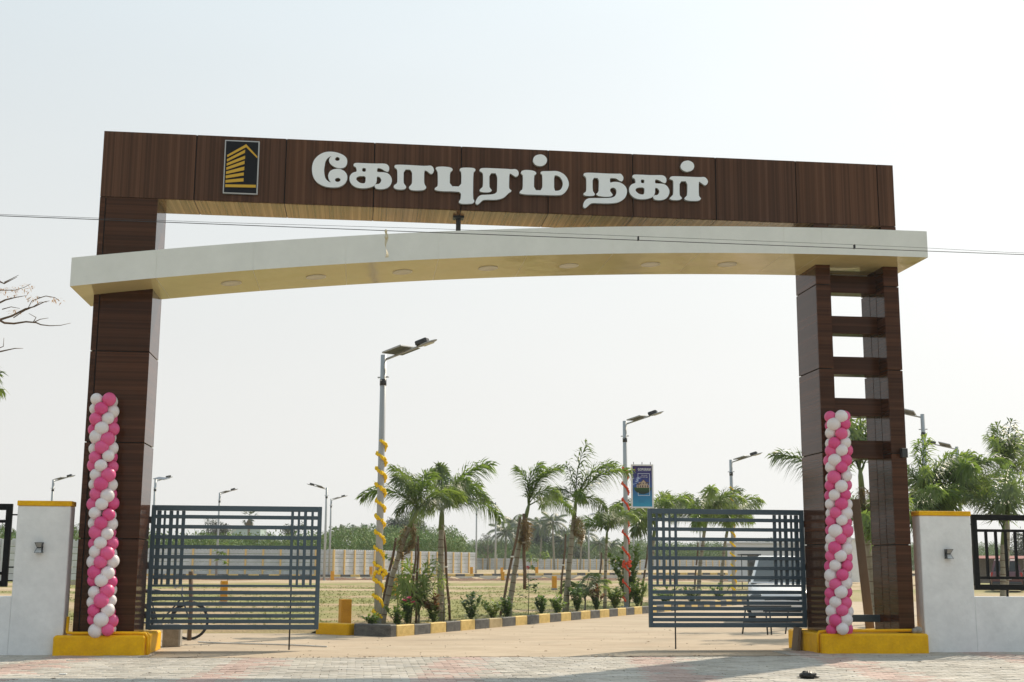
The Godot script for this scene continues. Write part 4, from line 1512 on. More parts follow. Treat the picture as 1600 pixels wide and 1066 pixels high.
func palm(label: String, foot: Vector3, mid: Vector3, crown: Vector3, r0: float, r1: float, count: int, flen: float, style: int, sd: int, group: String, lean := Vector3.ZERO, shaft := 0.5, spec := []) -> Node3D:
	var g := thing("palm_tree", label, "palm tree", foot, 0.0, group)
	rng.seed = sd
	var a := mid - foot
	var b := crown - foot
	var pts := []
	var rad := []
	for i in 13:
		var t := i / 12.0
		pts.append(Vector3.ZERO.lerp(a, t).lerp(a.lerp(b, t), t) + Vector3(rng.randf_range(-0.008, 0.008), 0, rng.randf_range(-0.008, 0.008)))
		rad.append(lerpf(r0, r1, pow(t, 0.7)) * (1.0 + 0.05 * sin(i * 2.3)))
	pts[0].y -= 0.1
	var st := S(true)
	tube(st, pts, rad, 10)
	var tr := obj("trunk", st, M.bark_grey, g)
	# ring scars
	st = S(true)
	for i in range(1, 11):
		var c: Vector3 = pts[i]
		var dirn: Vector3 = (pts[i + 1] - pts[i - 1]).normalized()
		tube(st, [c - dirn * 0.01, c + dirn * 0.01], [rad[i] * 1.10], 10)
	obj("ring", st, M.bamboo_brown, tr)
	var up := (b - a).normalized()
	st = S(true)
	tube(st, [b - up * 0.12, b + up * shaft * 0.5, b + up * shaft], [r1 * 1.15, r1 * 0.95, r1 * 0.35], 9)
	obj("crownshaft", st, M.shaft_green, g)
	for q in spec:
		var bq := Basis(Vector3.UP, deg_to_rad(q[0])) * Basis(Vector3(0, 0, 1), q[1])
		inst("frond", fronds[q[3]], M["frond_%d" % ((int(q[0]) / 10 + 30) % 3)], g, Transform3D(bq.scaled(Vector3(q[2], q[2], q[2])), b + up * shaft * rng.randf_range(0.6, 0.95)))
	for q in (3 if sd in [3, 11, 13, 31, 41, 73] else 0):
		var dq := Basis(Vector3.UP, q * 2.3 + sd) * Basis(Vector3(0, 0, 1), -1.75 - 0.15 * q)
		inst("dead_frond", fronds[q], M.frond_dry, g, Transform3D(dq.scaled(Vector3.ONE * (0.95 - 0.12 * q)), b + up * 0.05))
	for i in (count if spec.is_empty() else 0):
		var az := TAU * (i * 0.381966) + rng.randf_range(-0.3, 0.3)
		var pick: int = style * 3 + i % 3
		var tilt := rng.randf_range(-0.12, 0.25) + 0.5 * (1.0 - float(i) / count) - 0.3
		var sc := flen * rng.randf_range(0.85, 1.12)
		var bs := Basis(Vector3.UP, az) * Basis(Vector3(0, 0, 1), tilt)
		if lean != Vector3.ZERO:
			var axis := Vector3.UP.cross(lean.normalized())
			bs = Basis(axis.normalized(), lean.length()) * bs
		inst("frond", fronds[pick], M["frond_%d" % ((i + sd) % 3)], g, Transform3D(bs.scaled(Vector3(sc, sc, sc)), b + up * shaft * rng.randf_range(0.55, 1.0)))
	return g

func stake(label: String, a: Vector3, b: Vector3, r: float) -> void:
	var g := thing("support_stake", label, "stake", a, 0.0, "bamboo stakes tied to the young palms")
	var st := S(true)
	var pts := []
	for i in 6:
		pts.append((b - a) * (i / 5.0) + Vector3(0.012 * sin(i * 2.0), 0, 0.01 * cos(i * 1.7)))
	pts[0] -= (b - a).normalized() * 0.08
	tube(st, pts, [r, r * 1.05, r, r * 0.95, r, r * 0.85], 7)
	obj("pole", st, M.bamboo_brown, g)
	st = S(true)
	var c: Vector3 = pts[3]
	tube(st, [c - Vector3(0, 0.02, 0), c + Vector3(0, 0.02, 0)], [r * 1.3], 8)
	obj("tie", st, M.rope, g)

func leaf_quad(st: SurfaceTool, p: Vector3, dir: Vector3, up: Vector3, l: float, w: float) -> void:
	var s := dir.cross(up).normalized() * w * 0.5
	var m := p + dir * l * 0.45 + up * l * 0.06
	var t := p + dir * l - up * l * 0.05
	tri(st, p, m + s, m - s)
	tri(st, m - s, m + s, t)

func shrub(label: String, at: Vector3, h: float, w: float, leaf_l: float, m: Material, sd: int, flower := "", stems := 7, top_leaf: Material = null) -> void:
	var g := thing("shrub", label, "shrub", at, 0.0, "small shrubs planted along the kerb")
	rng.seed = sd
	var st := S(true)
	var lv := S()
	var lt := S()
	var fl := S(true)
	var any_top := false
	for i in stems:
		var a := TAU * i / stems + rng.randf_range(-0.4, 0.4)
		h = h if i > 0 else h * 1.2
		var out := rng.randf_range(0.25, 1.0) * w * 0.72
		if i == 0:
			out = 0.03
		var hh := h * rng.randf_range(0.6, 1.0) if i > 0 else h
		var tip := Vector3(cos(a) * out, hh, sin(a) * out)
		var pts := [Vector3(0, -0.05, 0), tip * 0.5 + Vector3(0, hh * 0.05, 0), tip]
		tube(st, pts, [0.010, 0.007, 0.004], 5)
		var n := int(26 + hh * 60)
		for k in n:
			var t := rng.randf_range(0.15, 1.03)
			var p: Vector3 = (pts[0] as Vector3).lerp(pts[1], t * 2) if t < 0.5 else (pts[1] as Vector3).lerp(pts[2], t * 2 - 1)
			var b := rng.randf() * TAU
			var dir := Vector3(cos(b), rng.randf_range(-0.1, 0.9), sin(b)).normalized()
			var ln := leaf_l * rng.randf_range(0.9, 1.6)
			if top_leaf and t > 0.62:
				any_top = true
				leaf_quad(lt, p, dir, Vector3.UP, ln, ln * 0.42)
			else:
				leaf_quad(lv, p, dir, Vector3.UP, ln, ln * 0.42)
		if flower and (i % 3 == 0):
			for q in 16:
				var d := Vector3(rng.randf_range(-1, 1), rng.randf_range(-0.3, 1), rng.randf_range(-1, 1)).normalized()
				leaf_quad(fl, tip + Vector3(0, 0.02, 0) + d * 0.02, d, Vector3.UP if absf(d.y) < 0.9 else Vector3.RIGHT, 0.07, 0.06)
	obj("stem", st, M.stem_green, g)
	obj("foliage", lv, m, g)
	if any_top:
		obj("young_leaves", lt, top_leaf, g)
	if flower:
		obj("blossom", fl, M[flower], g)

func tall_plant(label: String, at: Vector3, h: float, leaf_l: float, m: Material, sd: int, flower := "", spread := 0.25, count := 60) -> void:
	var g := thing("sapling", label, "plant", at, 0.0, "thin young plants in the planting strip")
	rng.seed = sd
	var st := S(true)
	var lv := S()
	var fl := S(true)
	tube(st, [Vector3(0, -0.05, 0), Vector3(0.02, h * 0.5, 0.01), Vector3(-0.01, h, 0)], [0.014, 0.01, 0.005], 6)
	for i in 9:
		var y := h * rng.randf_range(0.3, 0.95)
		var a := rng.randf() * TAU
		var tip := Vector3(cos(a), rng.randf_range(0.1, 0.6), sin(a)) * spread * rng.randf_range(0.5, 1.0)
		tube(st, [Vector3(0.01, y, 0), Vector3(0.01, y, 0) + tip], [0.005, 0.003], 4)
		for k in count / 9:
			var p := Vector3(0.01, y, 0) + tip * rng.randf_range(0.3, 1.05)
			var b := rng.randf() * TAU
			leaf_quad(lv, p, Vector3(cos(b), rng.randf_range(-0.5, 0.4), sin(b)).normalized(), Vector3.UP, leaf_l * rng.randf_range(0.6, 1.2), leaf_l * 0.4)
	if flower:
		for q in 18:
			var d := Vector3(rng.randf_range(-1, 1), rng.randf_range(-0.3, 1), rng.randf_range(-1, 1)).normalized()
			leaf_quad(fl, Vector3(-0.01, h, 0) + d * 0.015, d, Vector3.UP if absf(d.y) < 0.9 else Vector3.RIGHT, 0.07, 0.06)
	obj("stem", st, M.stem_green, g)
	obj("foliage", lv, m, g)
	if flower:
		obj("blossom", fl, M[flower], g)

# low palm-like plant: fronds straight from the ground
func fan_plant(label: String, called: String, category: String, at: Vector3, count: int, flen: float, style: int, up0: float, sd: int, m: String, height := 0.0) -> void:
	var g := thing(called, label, category, at)
	rng.seed = sd
	if height > 0.0:
		var st := S(true)
		tube(st, [Vector3(0, -0.1, 0), Vector3(0.02, height, 0)], [0.035, 0.025], 7)
		obj("trunk", st, M.bark_grey, g)
	for i in count:
		var az := TAU * (i * 0.381966) + rng.randf_range(-0.3, 0.3)
		var sc := flen * rng.randf_range(0.7, 1.15)
		var bs := Basis(Vector3.UP, az) * Basis(Vector3(0, 0, 1), up0 + rng.randf_range(-0.25, 0.25))
		inst("frond", fronds[style * 3 + i % 3], M[m] if i % 4 else M.frond_1, g, Transform3D(bs.scaled(Vector3(sc, sc, sc)), Vector3(0, height * rng.randf_range(0.85, 1.0), 0)))

func planting() -> void:
	# 0-2 bushy arching, 3-5 bushy upright, 6-8 flat arching
	for v in 3:
		fronds.append(frond_mesh(100 + v, [0.95, 0.7, 1.2][v], [1.3, 1.6, 1.8][v], 4, 0.29, 44, 0.014))
	for v in 3:
		fronds.append(frond_mesh(110 + v, [1.3, 1.1, 1.4][v], [0.65, 0.95, 1.0][v], 3, 0.33, 30, 0.017))
	for v in 3:
		fronds.append(frond_mesh(120 + v, [1.0, 0.8, 1.2][v], [1.5, 1.8, 1.4][v], 2, 0.33, 44, 0.014))
	var gp := "young foxtail palms"
	var y := 0.17
	palm("slender young palm leaning right beside the garlanded lamp pole", Vector3(0.58, y, -7.33), Vector3(0.78, 1.5, -7.3), Vector3(1.2, 2.45, -7.25), 0.075, 0.05, 6, 1.25, 0, 3, gp, Vector3(0.35, 0, 0), 0.4, [[180, 0.15, 1.45, 1], [165, 0.55, 1.25, 0], [60, 0.45, 1.3, 0], [15, 0.2, 1.3, 1], [-40, 0.1, 1.1, 1], [100, 0.2, 1.1, 2], [230, 0.3, 1.2, 0]])
	palm("full-crowned young palm with a straight trunk, right of the garlanded lamp", Vector3(2.02, y, -8.87), Vector3(1.97, 1.4, -8.87), Vector3(1.99, 2.45, -8.87), 0.10, 0.065, 9, 1.5, 0, 7, gp, Vector3(0.12, 0, 0), 0.45, [[8, 0.35, 1.85, 0], [-5, -0.2, 1.6, 1], [-35, 0.1, 1.4, 1], [172, 0.3, 1.4, 0], [200, -0.1, 1.3, 1], [90, 0.55, 1.4, 0], [262, 0.5, 1.45, 0], [300, 0.2, 1.4, 0], [130, -0.2, 1.2, 1], [30, 0.1, 1.4, 0]])
	palm("young palm leaning right with bundled stakes, left of the upright palm", Vector3(3.98, y, -11.8), Vector3(4.12, 1.5, -11.78), Vector3(4.42, 2.75, -11.74), 0.085, 0.055, 6, 1.4, 0, 11, gp, Vector3(0.4, 0, 0), 0.45, [[0, 0.45, 1.5, 0], [8, -0.15, 1.35, 1], [150, 0.8, 1.2, 0], [35, 0.75, 1.35, 0], [-50, 0.1, 1.2, 1], [-20, 0.6, 1.2, 0]])
	palm("tall young palm with one upright frond, left of the banner", Vector3(6.02, y, -15.0), Vector3(6.12, 1.6, -14.98), Vector3(6.28, 2.95, -14.97), 0.10, 0.06, 8, 1.55, 0, 13, gp, Vector3(0.15, 0, 0), 0.5, [[20, 0.30, 1.75, 3], [-150, 0.2, 1.2, 3], [0, 0.35, 1.75, 0], [-22, 0.05, 1.95, 0], [20, -0.3, 1.2, 1], [180, -0.2, 1.15, 1], [205, 0.15, 1.0, 1], [-90, 0.0, 1.15, 1]])
	palm("thin sparse palm between the upright palm and the banner lamp", Vector3(7.68, y, -17.6), Vector3(7.7, 1.4, -17.6), Vector3(7.75, 2.3, -17.6), 0.06, 0.04, 7, 1.3, 0, 17, gp, Vector3.ZERO, 0.35)
	palm("young palm directly behind the free end of the right gate leaf", Vector3(9.95, y, -21.2), Vector3(9.98, 1.4, -21.2), Vector3(10.1, 2.5, -21.2), 0.08, 0.055, 8, 1.7, 0, 19, gp, Vector3.ZERO, 0.45)
	palm("young palm behind the middle of the right gate leaf", Vector3(13.0, y, -26.4), Vector3(13.1, 1.7, -26.4), Vector3(13.3, 2.9, -26.3), 0.09, 0.06, 10, 1.9, 0, 23, gp, Vector3.ZERO, 0.45)
	palm("palm behind the right gate leaf, nearest the third lamp", Vector3(14.4, y, -28.2), Vector3(14.5, 1.7, -28.2), Vector3(14.7, 2.8, -28.1), 0.08, 0.055, 9, 1.75, 0, 29, gp, Vector3.ZERO, 0.45)
	var gq := "palms to the right of the road"
	palm("tall palm standing behind the open rungs of the right tower", Vector3(12.45, 0, -7.6), Vector3(12.1, 1.8, -7.4), Vector3(11.95, 3.4, -7.2), 0.10, 0.065, 9, 1.75, 1, 31, gq, Vector3.ZERO, 0.5)
	palm("palm beyond the right tower, one frond reaching out to its left", Vector3(12.6, 0, -10.5), Vector3(12.4, 1.8, -10.3), Vector3(12.3, 3.1, -10.0), 0.10, 0.07, 9, 2.3, 0, 37, gq, Vector3(0, 0, 0), 0.5, [[176, 0.12, 1.95, 0], [70, 0.45, 1.5, 3], [20, 0.2, 1.6, 4], [-30, 0.3, 1.5, 3], [110, 0.5, 1.3, 3]])
	palm("bushy palm just above the yellow cap of the right pier", Vector3(14.95, 0, -10.2), Vector3(14.95, 1.5, -10.2), Vector3(14.9, 3.0, -10.2), 0.10, 0.07, 9, 1.9, 0, 41, gq, Vector3(0.1, 0, 0), 0.5, [[0, 0.15, 1.9, 0], [15, -0.1, 2.1, 4], [-12, -0.3, 1.9, 4], [40, 0.35, 1.6, 3], [150, 0.3, 1.3, 0], [190, 0.1, 1.3, 4], [-60, 0.1, 1.5, 4], [90, 0.4, 1.5, 3], [250, -0.2, 1.2, 4]])
	palm("low spreading palm behind the top rail of the right grille", Vector3(16.3, 0, -9.0), Vector3(16.3, 1.2, -9.0), Vector3(16.4, 2.2, -9.0), 0.09, 0.06, 9, 1.55, 1, 43, gq, Vector3.ZERO, 0.4)
	palm("palm with an upright brush crown at the right edge", Vector3(17.75, 0, -11.8), Vector3(17.95, 1.8, -11.8), Vector3(18.05, 3.3, -11.8), 0.10, 0.07, 18, 2.2, 1, 47, gq, Vector3.ZERO, 0.9, [[0, 0.25, 1.55, 3], [40, 0.1, 1.35, 5], [85, 0.2, 1.6, 3], [130, 0.12, 1.3, 5], [180, 0.25, 1.5, 3], [220, 0.1, 1.3, 4], [265, 0.2, 1.55, 3], [310, 0.12, 1.35, 5], [20, -0.2, 1.2, 4], [160, -0.25, 1.15, 4], [200, 0.3, 1.1, 5], [340, -0.3, 1.2, 4]])
	palm("palm half cut off by the right edge, behind the brush-crowned one", Vector3(19.8, 0, -13.0), Vector3(19.8, 1.8, -13.0), Vector3(19.9, 3.6, -13.0), 0.10, 0.07, 10, 1.7, 1, 53, gq, Vector3.ZERO, 0.5)
	palm("bushy palm between the right tower and the right lamp, low crown", Vector3(13.6, 0, -11.0), Vector3(13.6, 1.2, -11.0), Vector3(13.7, 2.1, -11.0), 0.08, 0.06, 8, 1.5, 1, 71, gq, Vector3.ZERO, 0.4)
	palm("palm with long drooping fronds behind the right pier's far corner", Vector3(15.9, 0, -10.6), Vector3(15.9, 1.5, -10.6), Vector3(15.85, 2.7, -10.6), 0.09, 0.07, 9, 2.0, 0, 73, gq, Vector3.ZERO, 0.45)
	palm("smaller palm filling the gap between tower and right lamp", Vector3(14.3, 0, -9.4), Vector3(14.3, 1.2, -9.4), Vector3(14.25, 2.2, -9.4), 0.08, 0.06, 9, 1.7, 0, 79, gq, Vector3(0.1, 0, 0), 0.4)
	palm("low palm with bright fronds inside the right tower's lower opening", Vector3(12.05, 0, -6.4), Vector3(12.05, 0.9, -6.4), Vector3(12.0, 1.6, -6.4), 0.06, 0.05, 9, 1.35, 1, 83, gq, Vector3.ZERO, 0.4)
	palm("palm at the left edge with only a frond tip showing", Vector3(-8.95, 0, -4.6), Vector3(-8.95, 2.0, -4.6), Vector3(-8.9, 4.0, -4.6), 0.11, 0.08, 10, 1.95, 0, 59, "", Vector3.ZERO, 0.5)
	stake("dark stake leaning against the palm beside the garlanded lamp", Vector3(0.50, y, -7.45), Vector3(0.86, 2.1, -7.38), 0.032)
	stake("brown stake tied upright to the full-crowned palm", Vector3(2.23, y, -9.0), Vector3(2.06, 2.3, -8.96), 0.032)
	stake("long brown stake slanting up to the leaning palm", Vector3(3.72, y, -11.5), Vector3(4.26, 2.75, -11.6), 0.036)
	stake("ragged dark stake hanging beside the leaning palm's trunk", Vector3(4.38, 0.95, -11.62), Vector3(4.36, 2.85, -11.66), 0.045)
	stake("thin stake left of the upright palm's trunk", Vector3(5.80, y, -14.8), Vector3(6.0, 2.4, -14.8), 0.03)
	stake("pale stake beside the thin sparse palm", Vector3(7.35, y, -17.2), Vector3(7.55, 1.9, -17.4), 0.03)
	stake("stake left of the palm behind the right gate leaf's free end", Vector3(9.55, y, -20.9), Vector3(9.85, 2.2, -21.0), 0.035)
	stake("stake beside the palm behind the right gate leaf's middle", Vector3(12.75, y, -26.1), Vector3(13.0, 2.4, -26.2), 0.035)
	# feathery areca clump and drooping cycad-like clump
	fan_plant("feathery bright green clump between the first two palms", "areca_palm", "palm", Vector3(1.42, y, -7.85), 9, 1.25, 1, 0.05, 61, "frond_1", 0.2)
	fan_plant("low drooping grey-green palm clump left of the banner lamp", "cycad", "palm", Vector3(6.85, y, -16.5), 10, 1.15, 2, 0.12, 67, "frond_2", 0.35)
	stake("pale stake in the feathery clump", Vector3(1.36, y, -7.7), Vector3(1.38, 2.15, -7.75), 0.028)
	stake("second thin pole rising through the feathery clump", Vector3(1.22, y, -7.6), Vector3(1.34, 2.0, -7.72), 0.025)
	shrub("dark little bush at the foot of the garlanded lamp", Vector3(0.35, y, -5.9), 0.22, 0.45, 0.10, M.leaf_mid, 201)
	shrub("light green bush just right of the garlanded lamp", Vector3(0.9, y, -6.26), 0.33, 0.42, 0.10, M.leaf_mid, 203)
	shrub("bush topped with deep pink blossom beside the feathery clump", Vector3(1.12, y, -6.75), 0.46, 0.34, 0.12, M.leaf_dark, 205, "petal_pink")
	shrub("bush with rusty young leaves left of the full-crowned palm's trunk", Vector3(1.78, y, -7.75), 0.52, 0.42, 0.13, M.leaf_mid, 207, "", 7, M.leaf_rust)
	shrub("dark pointed bush right of the full-crowned palm's trunk", Vector3(2.78, y, -9.3), 0.52, 0.5, 0.12, M.leaf_dark, 209)
	shrub("yellow-green bush in the middle of the planting strip", Vector3(3.4, y, -10.2), 0.34, 0.6, 0.12, M.leaf_light, 211)
	shrub("dark bush at the foot of the slanting stake", Vector3(3.85, y, -10.95), 0.42, 0.5, 0.12, M.leaf_dark, 213)
	shrub("round dark bush between the leaning palm and the upright palm", Vector3(5.0, y, -12.75), 0.40, 0.42, 0.11, M.leaf_dark, 215)
	shrub("bright bush left of the upright palm's foot", Vector3(5.55, y, -13.6), 0.38, 0.6, 0.12, M.leaf_mid, 217)
	shrub("tall dark bush right of the upright palm's foot", Vector3(6.32, y, -14.75), 0.68, 0.6, 0.12, M.leaf_dark, 219)
	shrub("bush with reddish leaves beside the drooping clump", Vector3(7.15, y, -16.2), 0.6, 0.4, 0.12, M.leaf_dark, 221, "", 6, M.leaf_rust)
	shrub("low grassy bush left of the red-garlanded lamp", Vector3(8.05, y, -17.9), 0.5, 0.5, 0.16, M.leaf_light, 223)
	shrub("large bright bush right of the red-garlanded lamp", Vector3(9.1, y, -19.4), 0.75, 0.8, 0.13, M.leaf_mid, 225, "", 10)
	shrub("broad-leaved plant climbing beside the red-garlanded pole", Vector3(9.0, y, -20.2), 1.7, 1.1, 0.2, M.leaf_mid, 227, "", 9)
	shrub("bush seen low through the left bars of the right gate leaf", Vector3(10.6, y, -21.6), 0.5, 0.7, 0.13, M.leaf_mid, 229)
	shrub("bush seen low through the middle of the right gate leaf", Vector3(12.2, y, -24.2), 0.5, 0.8, 0.13, M.leaf_dark, 231)
	shrub("bush before the third garlanded lamp", Vector3(14.0, y, -27.0), 0.5, 0.8, 0.13, M.leaf_mid, 233)
	tall_plant("thin plant with a red flower on top, left of the upright palm", Vector3(4.66, y, -13.0), 1.25, 0.2, M.leaf_dark, 301, "petal_red", 0.3, 90)
	tall_plant("thin bare plant right of the full-crowned palm's stake", Vector3(2.02, y, -8.2), 0.95, 0.09, M.leaf_rust, 303)
	tall_plant("young leafy tree seen through the middle of the left gate leaf", Vector3(-5.2, 0.36, -31.0), 2.6, 0.22, M.leaf_mid, 305, "", 0.75, 240)
	tall_plant("low round bush in front of the lower far wall", Vector3(17.0, 0.42, -100.0), 2.2, 0.5, M.leaf_mid, 307, "", 1.6, 260)
	tall_plant("dark broad-leaved plant behind the feathery clump", Vector3(0.95, y, -8.6), 1.75, 0.2, M.leaf_dark, 309, "", 0.45, 120)
	# grass blades growing on the plot
	var st := S()
	rng.seed = 41
	for i in 7:
		var a := rng.randf() * TAU
		var o := Vector3(cos(a), 0, sin(a)) * rng.randf_range(0.0, 0.06)
		var d := Vector3(cos(a) * 0.5, 1.0, sin(a) * 0.5).normalized()
		var w := Vector3(-sin(a), 0, cos(a)) * 0.006
		tri(st, o - w, o + w, o + d * rng.randf_range(0.03, 0.07))
	var tuft := fin(st)
	var xfs := []
	var cols := []
	var tries := 0
	while xfs.size() < 14000 and tries < 90000:
		tries += 1
		var z := -6.0 - 42.0 * pow(rng.randf(), 1.5)
		var x := rng.randf_range(-16.0, 22.0)
		if z > plot_front(x) - 0.35:
			continue
		var g := grass_here(x, z)
		var edge := plot_front(x) - z < 1.2
		if g < rng.randf_range(-0.15, 0.3) and not (edge and rng.randf() < 0.5):
			continue
		var s := rng.randf_range(0.5, 1.3)
		xfs.append(Transform3D(Basis(Vector3.UP, rng.randf() * TAU).scaled(Vector3(s, s, s)), Vector3(x, plot_height(x, z) - 0.005, z)))
		var gc := Color(0.20, 0.24, 0.06).lerp(Color(0.36, 0.31, 0.12), rng.randf())
		cols.append(gc)
	struct(scatter("grass", tuft, M.grass_blade, xfs, cols), "stuff")

# bare branches with a few dead leaves reaching in at the left edge
func bare_tree() -> void:
	var g := thing("bare_tree", "nearly leafless tree at the left edge, thin dark twigs with dry brown leaves", "tree", Vector3(-10.4, 0, -2.7))
	rng.seed = 88
	var o := Vector3(-10.4, 0, -2.7)
	var st := S(true)
	tube(st, [Vector3(0, -0.2, 0), Vector3(0.1, 2.0, 0.05), Vector3(0.0, 4.2, 0), Vector3(0.4, 5.6, 0.05), Vector3(1.2, 6.2, 0.1)], [0.16, 0.13, 0.10, 0.07, 0.045], 9)
	tube(st, [Vector3(0.0, 4.2, 0), Vector3(-0.8, 5.8, -0.4), Vector3(-1.2, 7.4, -0.7)], [0.08, 0.05, 0.02], 7)
	tube(st, [Vector3(0.1, 4.4, 0), Vector3(0.6, 6.2, 0.8), Vector3(0.5, 7.6, 1.2)], [0.07, 0.04, 0.015], 7)
	obj("trunk", st, M.bamboo_brown, g)
	var P := func(u: float, v: float, dz := 0.0): return Vector3(-6.93 + 0.0121 * u, 6.08 - (v - 500.0) * 0.0121, -2.65 + dz) - o
	st = S(true)
	var lv := S()
	var twigs := [
		[[-190, 490], [-60, 508], [0, 502], [8, 506], [20, 505], [38, 501], [55, 503], [65, 508], [80, 510], [95, 508], [108, 502]],
		[[-60, 508], [0, 501], [20, 496], [40, 484], [52, 478], [65, 468], [72, 466]],
		[[40, 484], [52, 480], [62, 472], [70, 470]],
		[[20, 496], [34, 489], [44, 484], [48, 470], [60, 462], [52, 460]],
		[[-50, 520], [-20, 540], [0, 554], [12, 552], [28, 547], [38, 545]],
		[[0, 549], [8, 543], [6, 528]],
		[[-60, 470], [-10, 477], [8, 470], [24, 466], [40, 461]],
		[[-30, 455], [0, 452], [18, 450], [32, 446], [44, 442]],
		[[55, 503], [64, 500], [76, 497]], [[50, 502], [56, 496], [46, 491]],
		[[55, 465], [70, 462], [84, 464], [90, 468]], [[0, 438], [12, 432], [24, 428]],
		[[-60, 430], [-10, 436], [0, 440], [20, 430]], [[0, 482], [14, 478], [30, 482]]]
	for t in twigs:
		var pts := []
		for k in t.size():
			pts.append(P.call(t[k][0], t[k][1], 0.12 * sin(t[0][1] + k)))
		var rad := []
		for k in pts.size():
			rad.append(lerpf(0.030 if t[0][0] < -40 else 0.011, 0.004, float(k) / (pts.size() - 1)))
		tube(st, pts, rad, 5)
	obj("twig", st, M.bamboo_brown, g)
	for c in [[2, 452, 12], [22, 451, 14], [38, 444, 7], [14, 460, 10], [48, 464, 16], [85, 465, 11], [20, 485, 14], [4, 453, 10], [-14, 470, 14], [-30, 486, 20], [-20, 520, 16], [34, 449, 8]]:
		for i in c[2] + 6:
			var p: Vector3 = P.call(c[0] + rng.randf_range(-9, 9), c[1] + rng.randf_range(-3, 4), rng.randf_range(-0.1, 0.1))
			var d := Vector3(rng.randf_range(-0.5, 1.0), rng.randf_range(-0.55, 0.2), rng.randf_range(-0.5, 0.5)).normalized()
			leaf_quad(lv, p, d, Vector3.UP, rng.randf_range(0.06, 0.11), 0.022)
	obj("dry_leaves", lv, M.leaf_dead, g)

# ------------------------------------------------------------------ far walls
func far_wall(called: String, label: String, path: Array, base: float, height: float, bay: float, post_mat: Material) -> void:
	var g := thing(called, label, "wall", Vector3.ZERO, 0.0)
	# one bay of precast planks with recessed joints and a pierced-looking top course
	var st := S()
	var rows := 6
	var ph := height / rows
	for r in rows:
		box(st, Vector3(0, ph * (r + 0.5), 0), Vector3(bay - 0.04, ph - 0.025, 0.06), 0.006)
		if r >= 4:
			for k in 9:
				for q in 2:
					box(st, Vector3(-bay / 2 + bay * (k + 0.5) / 9, ph * (r + 0.3 + 0.4 * q), 0.03), Vector3(bay / 14, ph * 0.16, 0.03), 0.0, Basis(Vector3(0, 0, 1), 0.6 if (k + q) % 2 else -0.6))
	for k in 5:
		box(st, Vector3(-bay / 2 + bay * (k + 0.5) / 5, height + 0.02, 0), Vector3(bay / 7, 0.07, 0.05), 0.01)
	var panel := fin(st)
	st = S()
	box(st, Vector3(0, height / 2 - 0.05, 0), Vector3(0.13, height + 0.16, 0.16), 0.01)
	var post := fin(st)
	for i in path.size() - 1:
		var a: Vector3 = path[i]
		var b: Vector3 = path[i + 1]
		var d := (b - a)
		var n := maxi(1, int(round(d.length() / bay)))
		var dir := d.normalized()
		var bs := Basis(dir, Vector3.UP, dir.cross(Vector3.UP))
		var sx := d.length() / n / bay
		for k in n:
			var c := a + d * ((k + 0.5) / n) + Vector3(0, base, 0)
			inst("wall_panel", panel, M.precast_grey, g, Transform3D(bs * Basis.from_scale(Vector3(sx, 1, 1)), c))
			inst("wall_post", post, post_mat, g, Transform3D(bs, a + d * (float(k) / n) + Vector3(0, base, 0) - bs.z * -0.05))

# ------------------------------------------------------------------ far greenery
var clump: ArrayMesh
var needle: ArrayMesh

func clump_mesh(sd: int, n: int, l: float, w: float) -> ArrayMesh:
	var r := RandomNumberGenerator.new()
	r.seed = sd
	var st := S()
	for i in n:
		var d := Vector3(r.randfn(), r.randfn() * 0.8, r.randfn()).normalized()
		var p := d * r.randf_range(0.1, 0.6)
		var dir := (d + Vector3(r.randf_range(-0.7, 0.7), r.randf_range(-0.5, 0.6), r.randf_range(-0.7, 0.7))).normalized()
		leaf_quad(st, p, dir, Vector3.UP if absf(dir.y) < 0.9 else Vector3.RIGHT, l * r.randf_range(0.6, 1.3), w)
	return fin(st)

func crown_points(blobs: Array, per: float, sd: int) -> Array:
	# points spread through blobs [centre, radius vector], denser towards their skin
	rng.seed = sd
	var out := []
	for b in blobs:
		var r: Vector3 = b[1]
		var n := int(per * (r.x * r.y + r.y * r.z + r.x * r.z))
		for i in n:
			var d := Vector3(rng.randfn(), rng.randfn(), rng.randfn()).normalized()
			out.append(b[0] + d * r * pow(rng.randf(), 0.4))
	return out

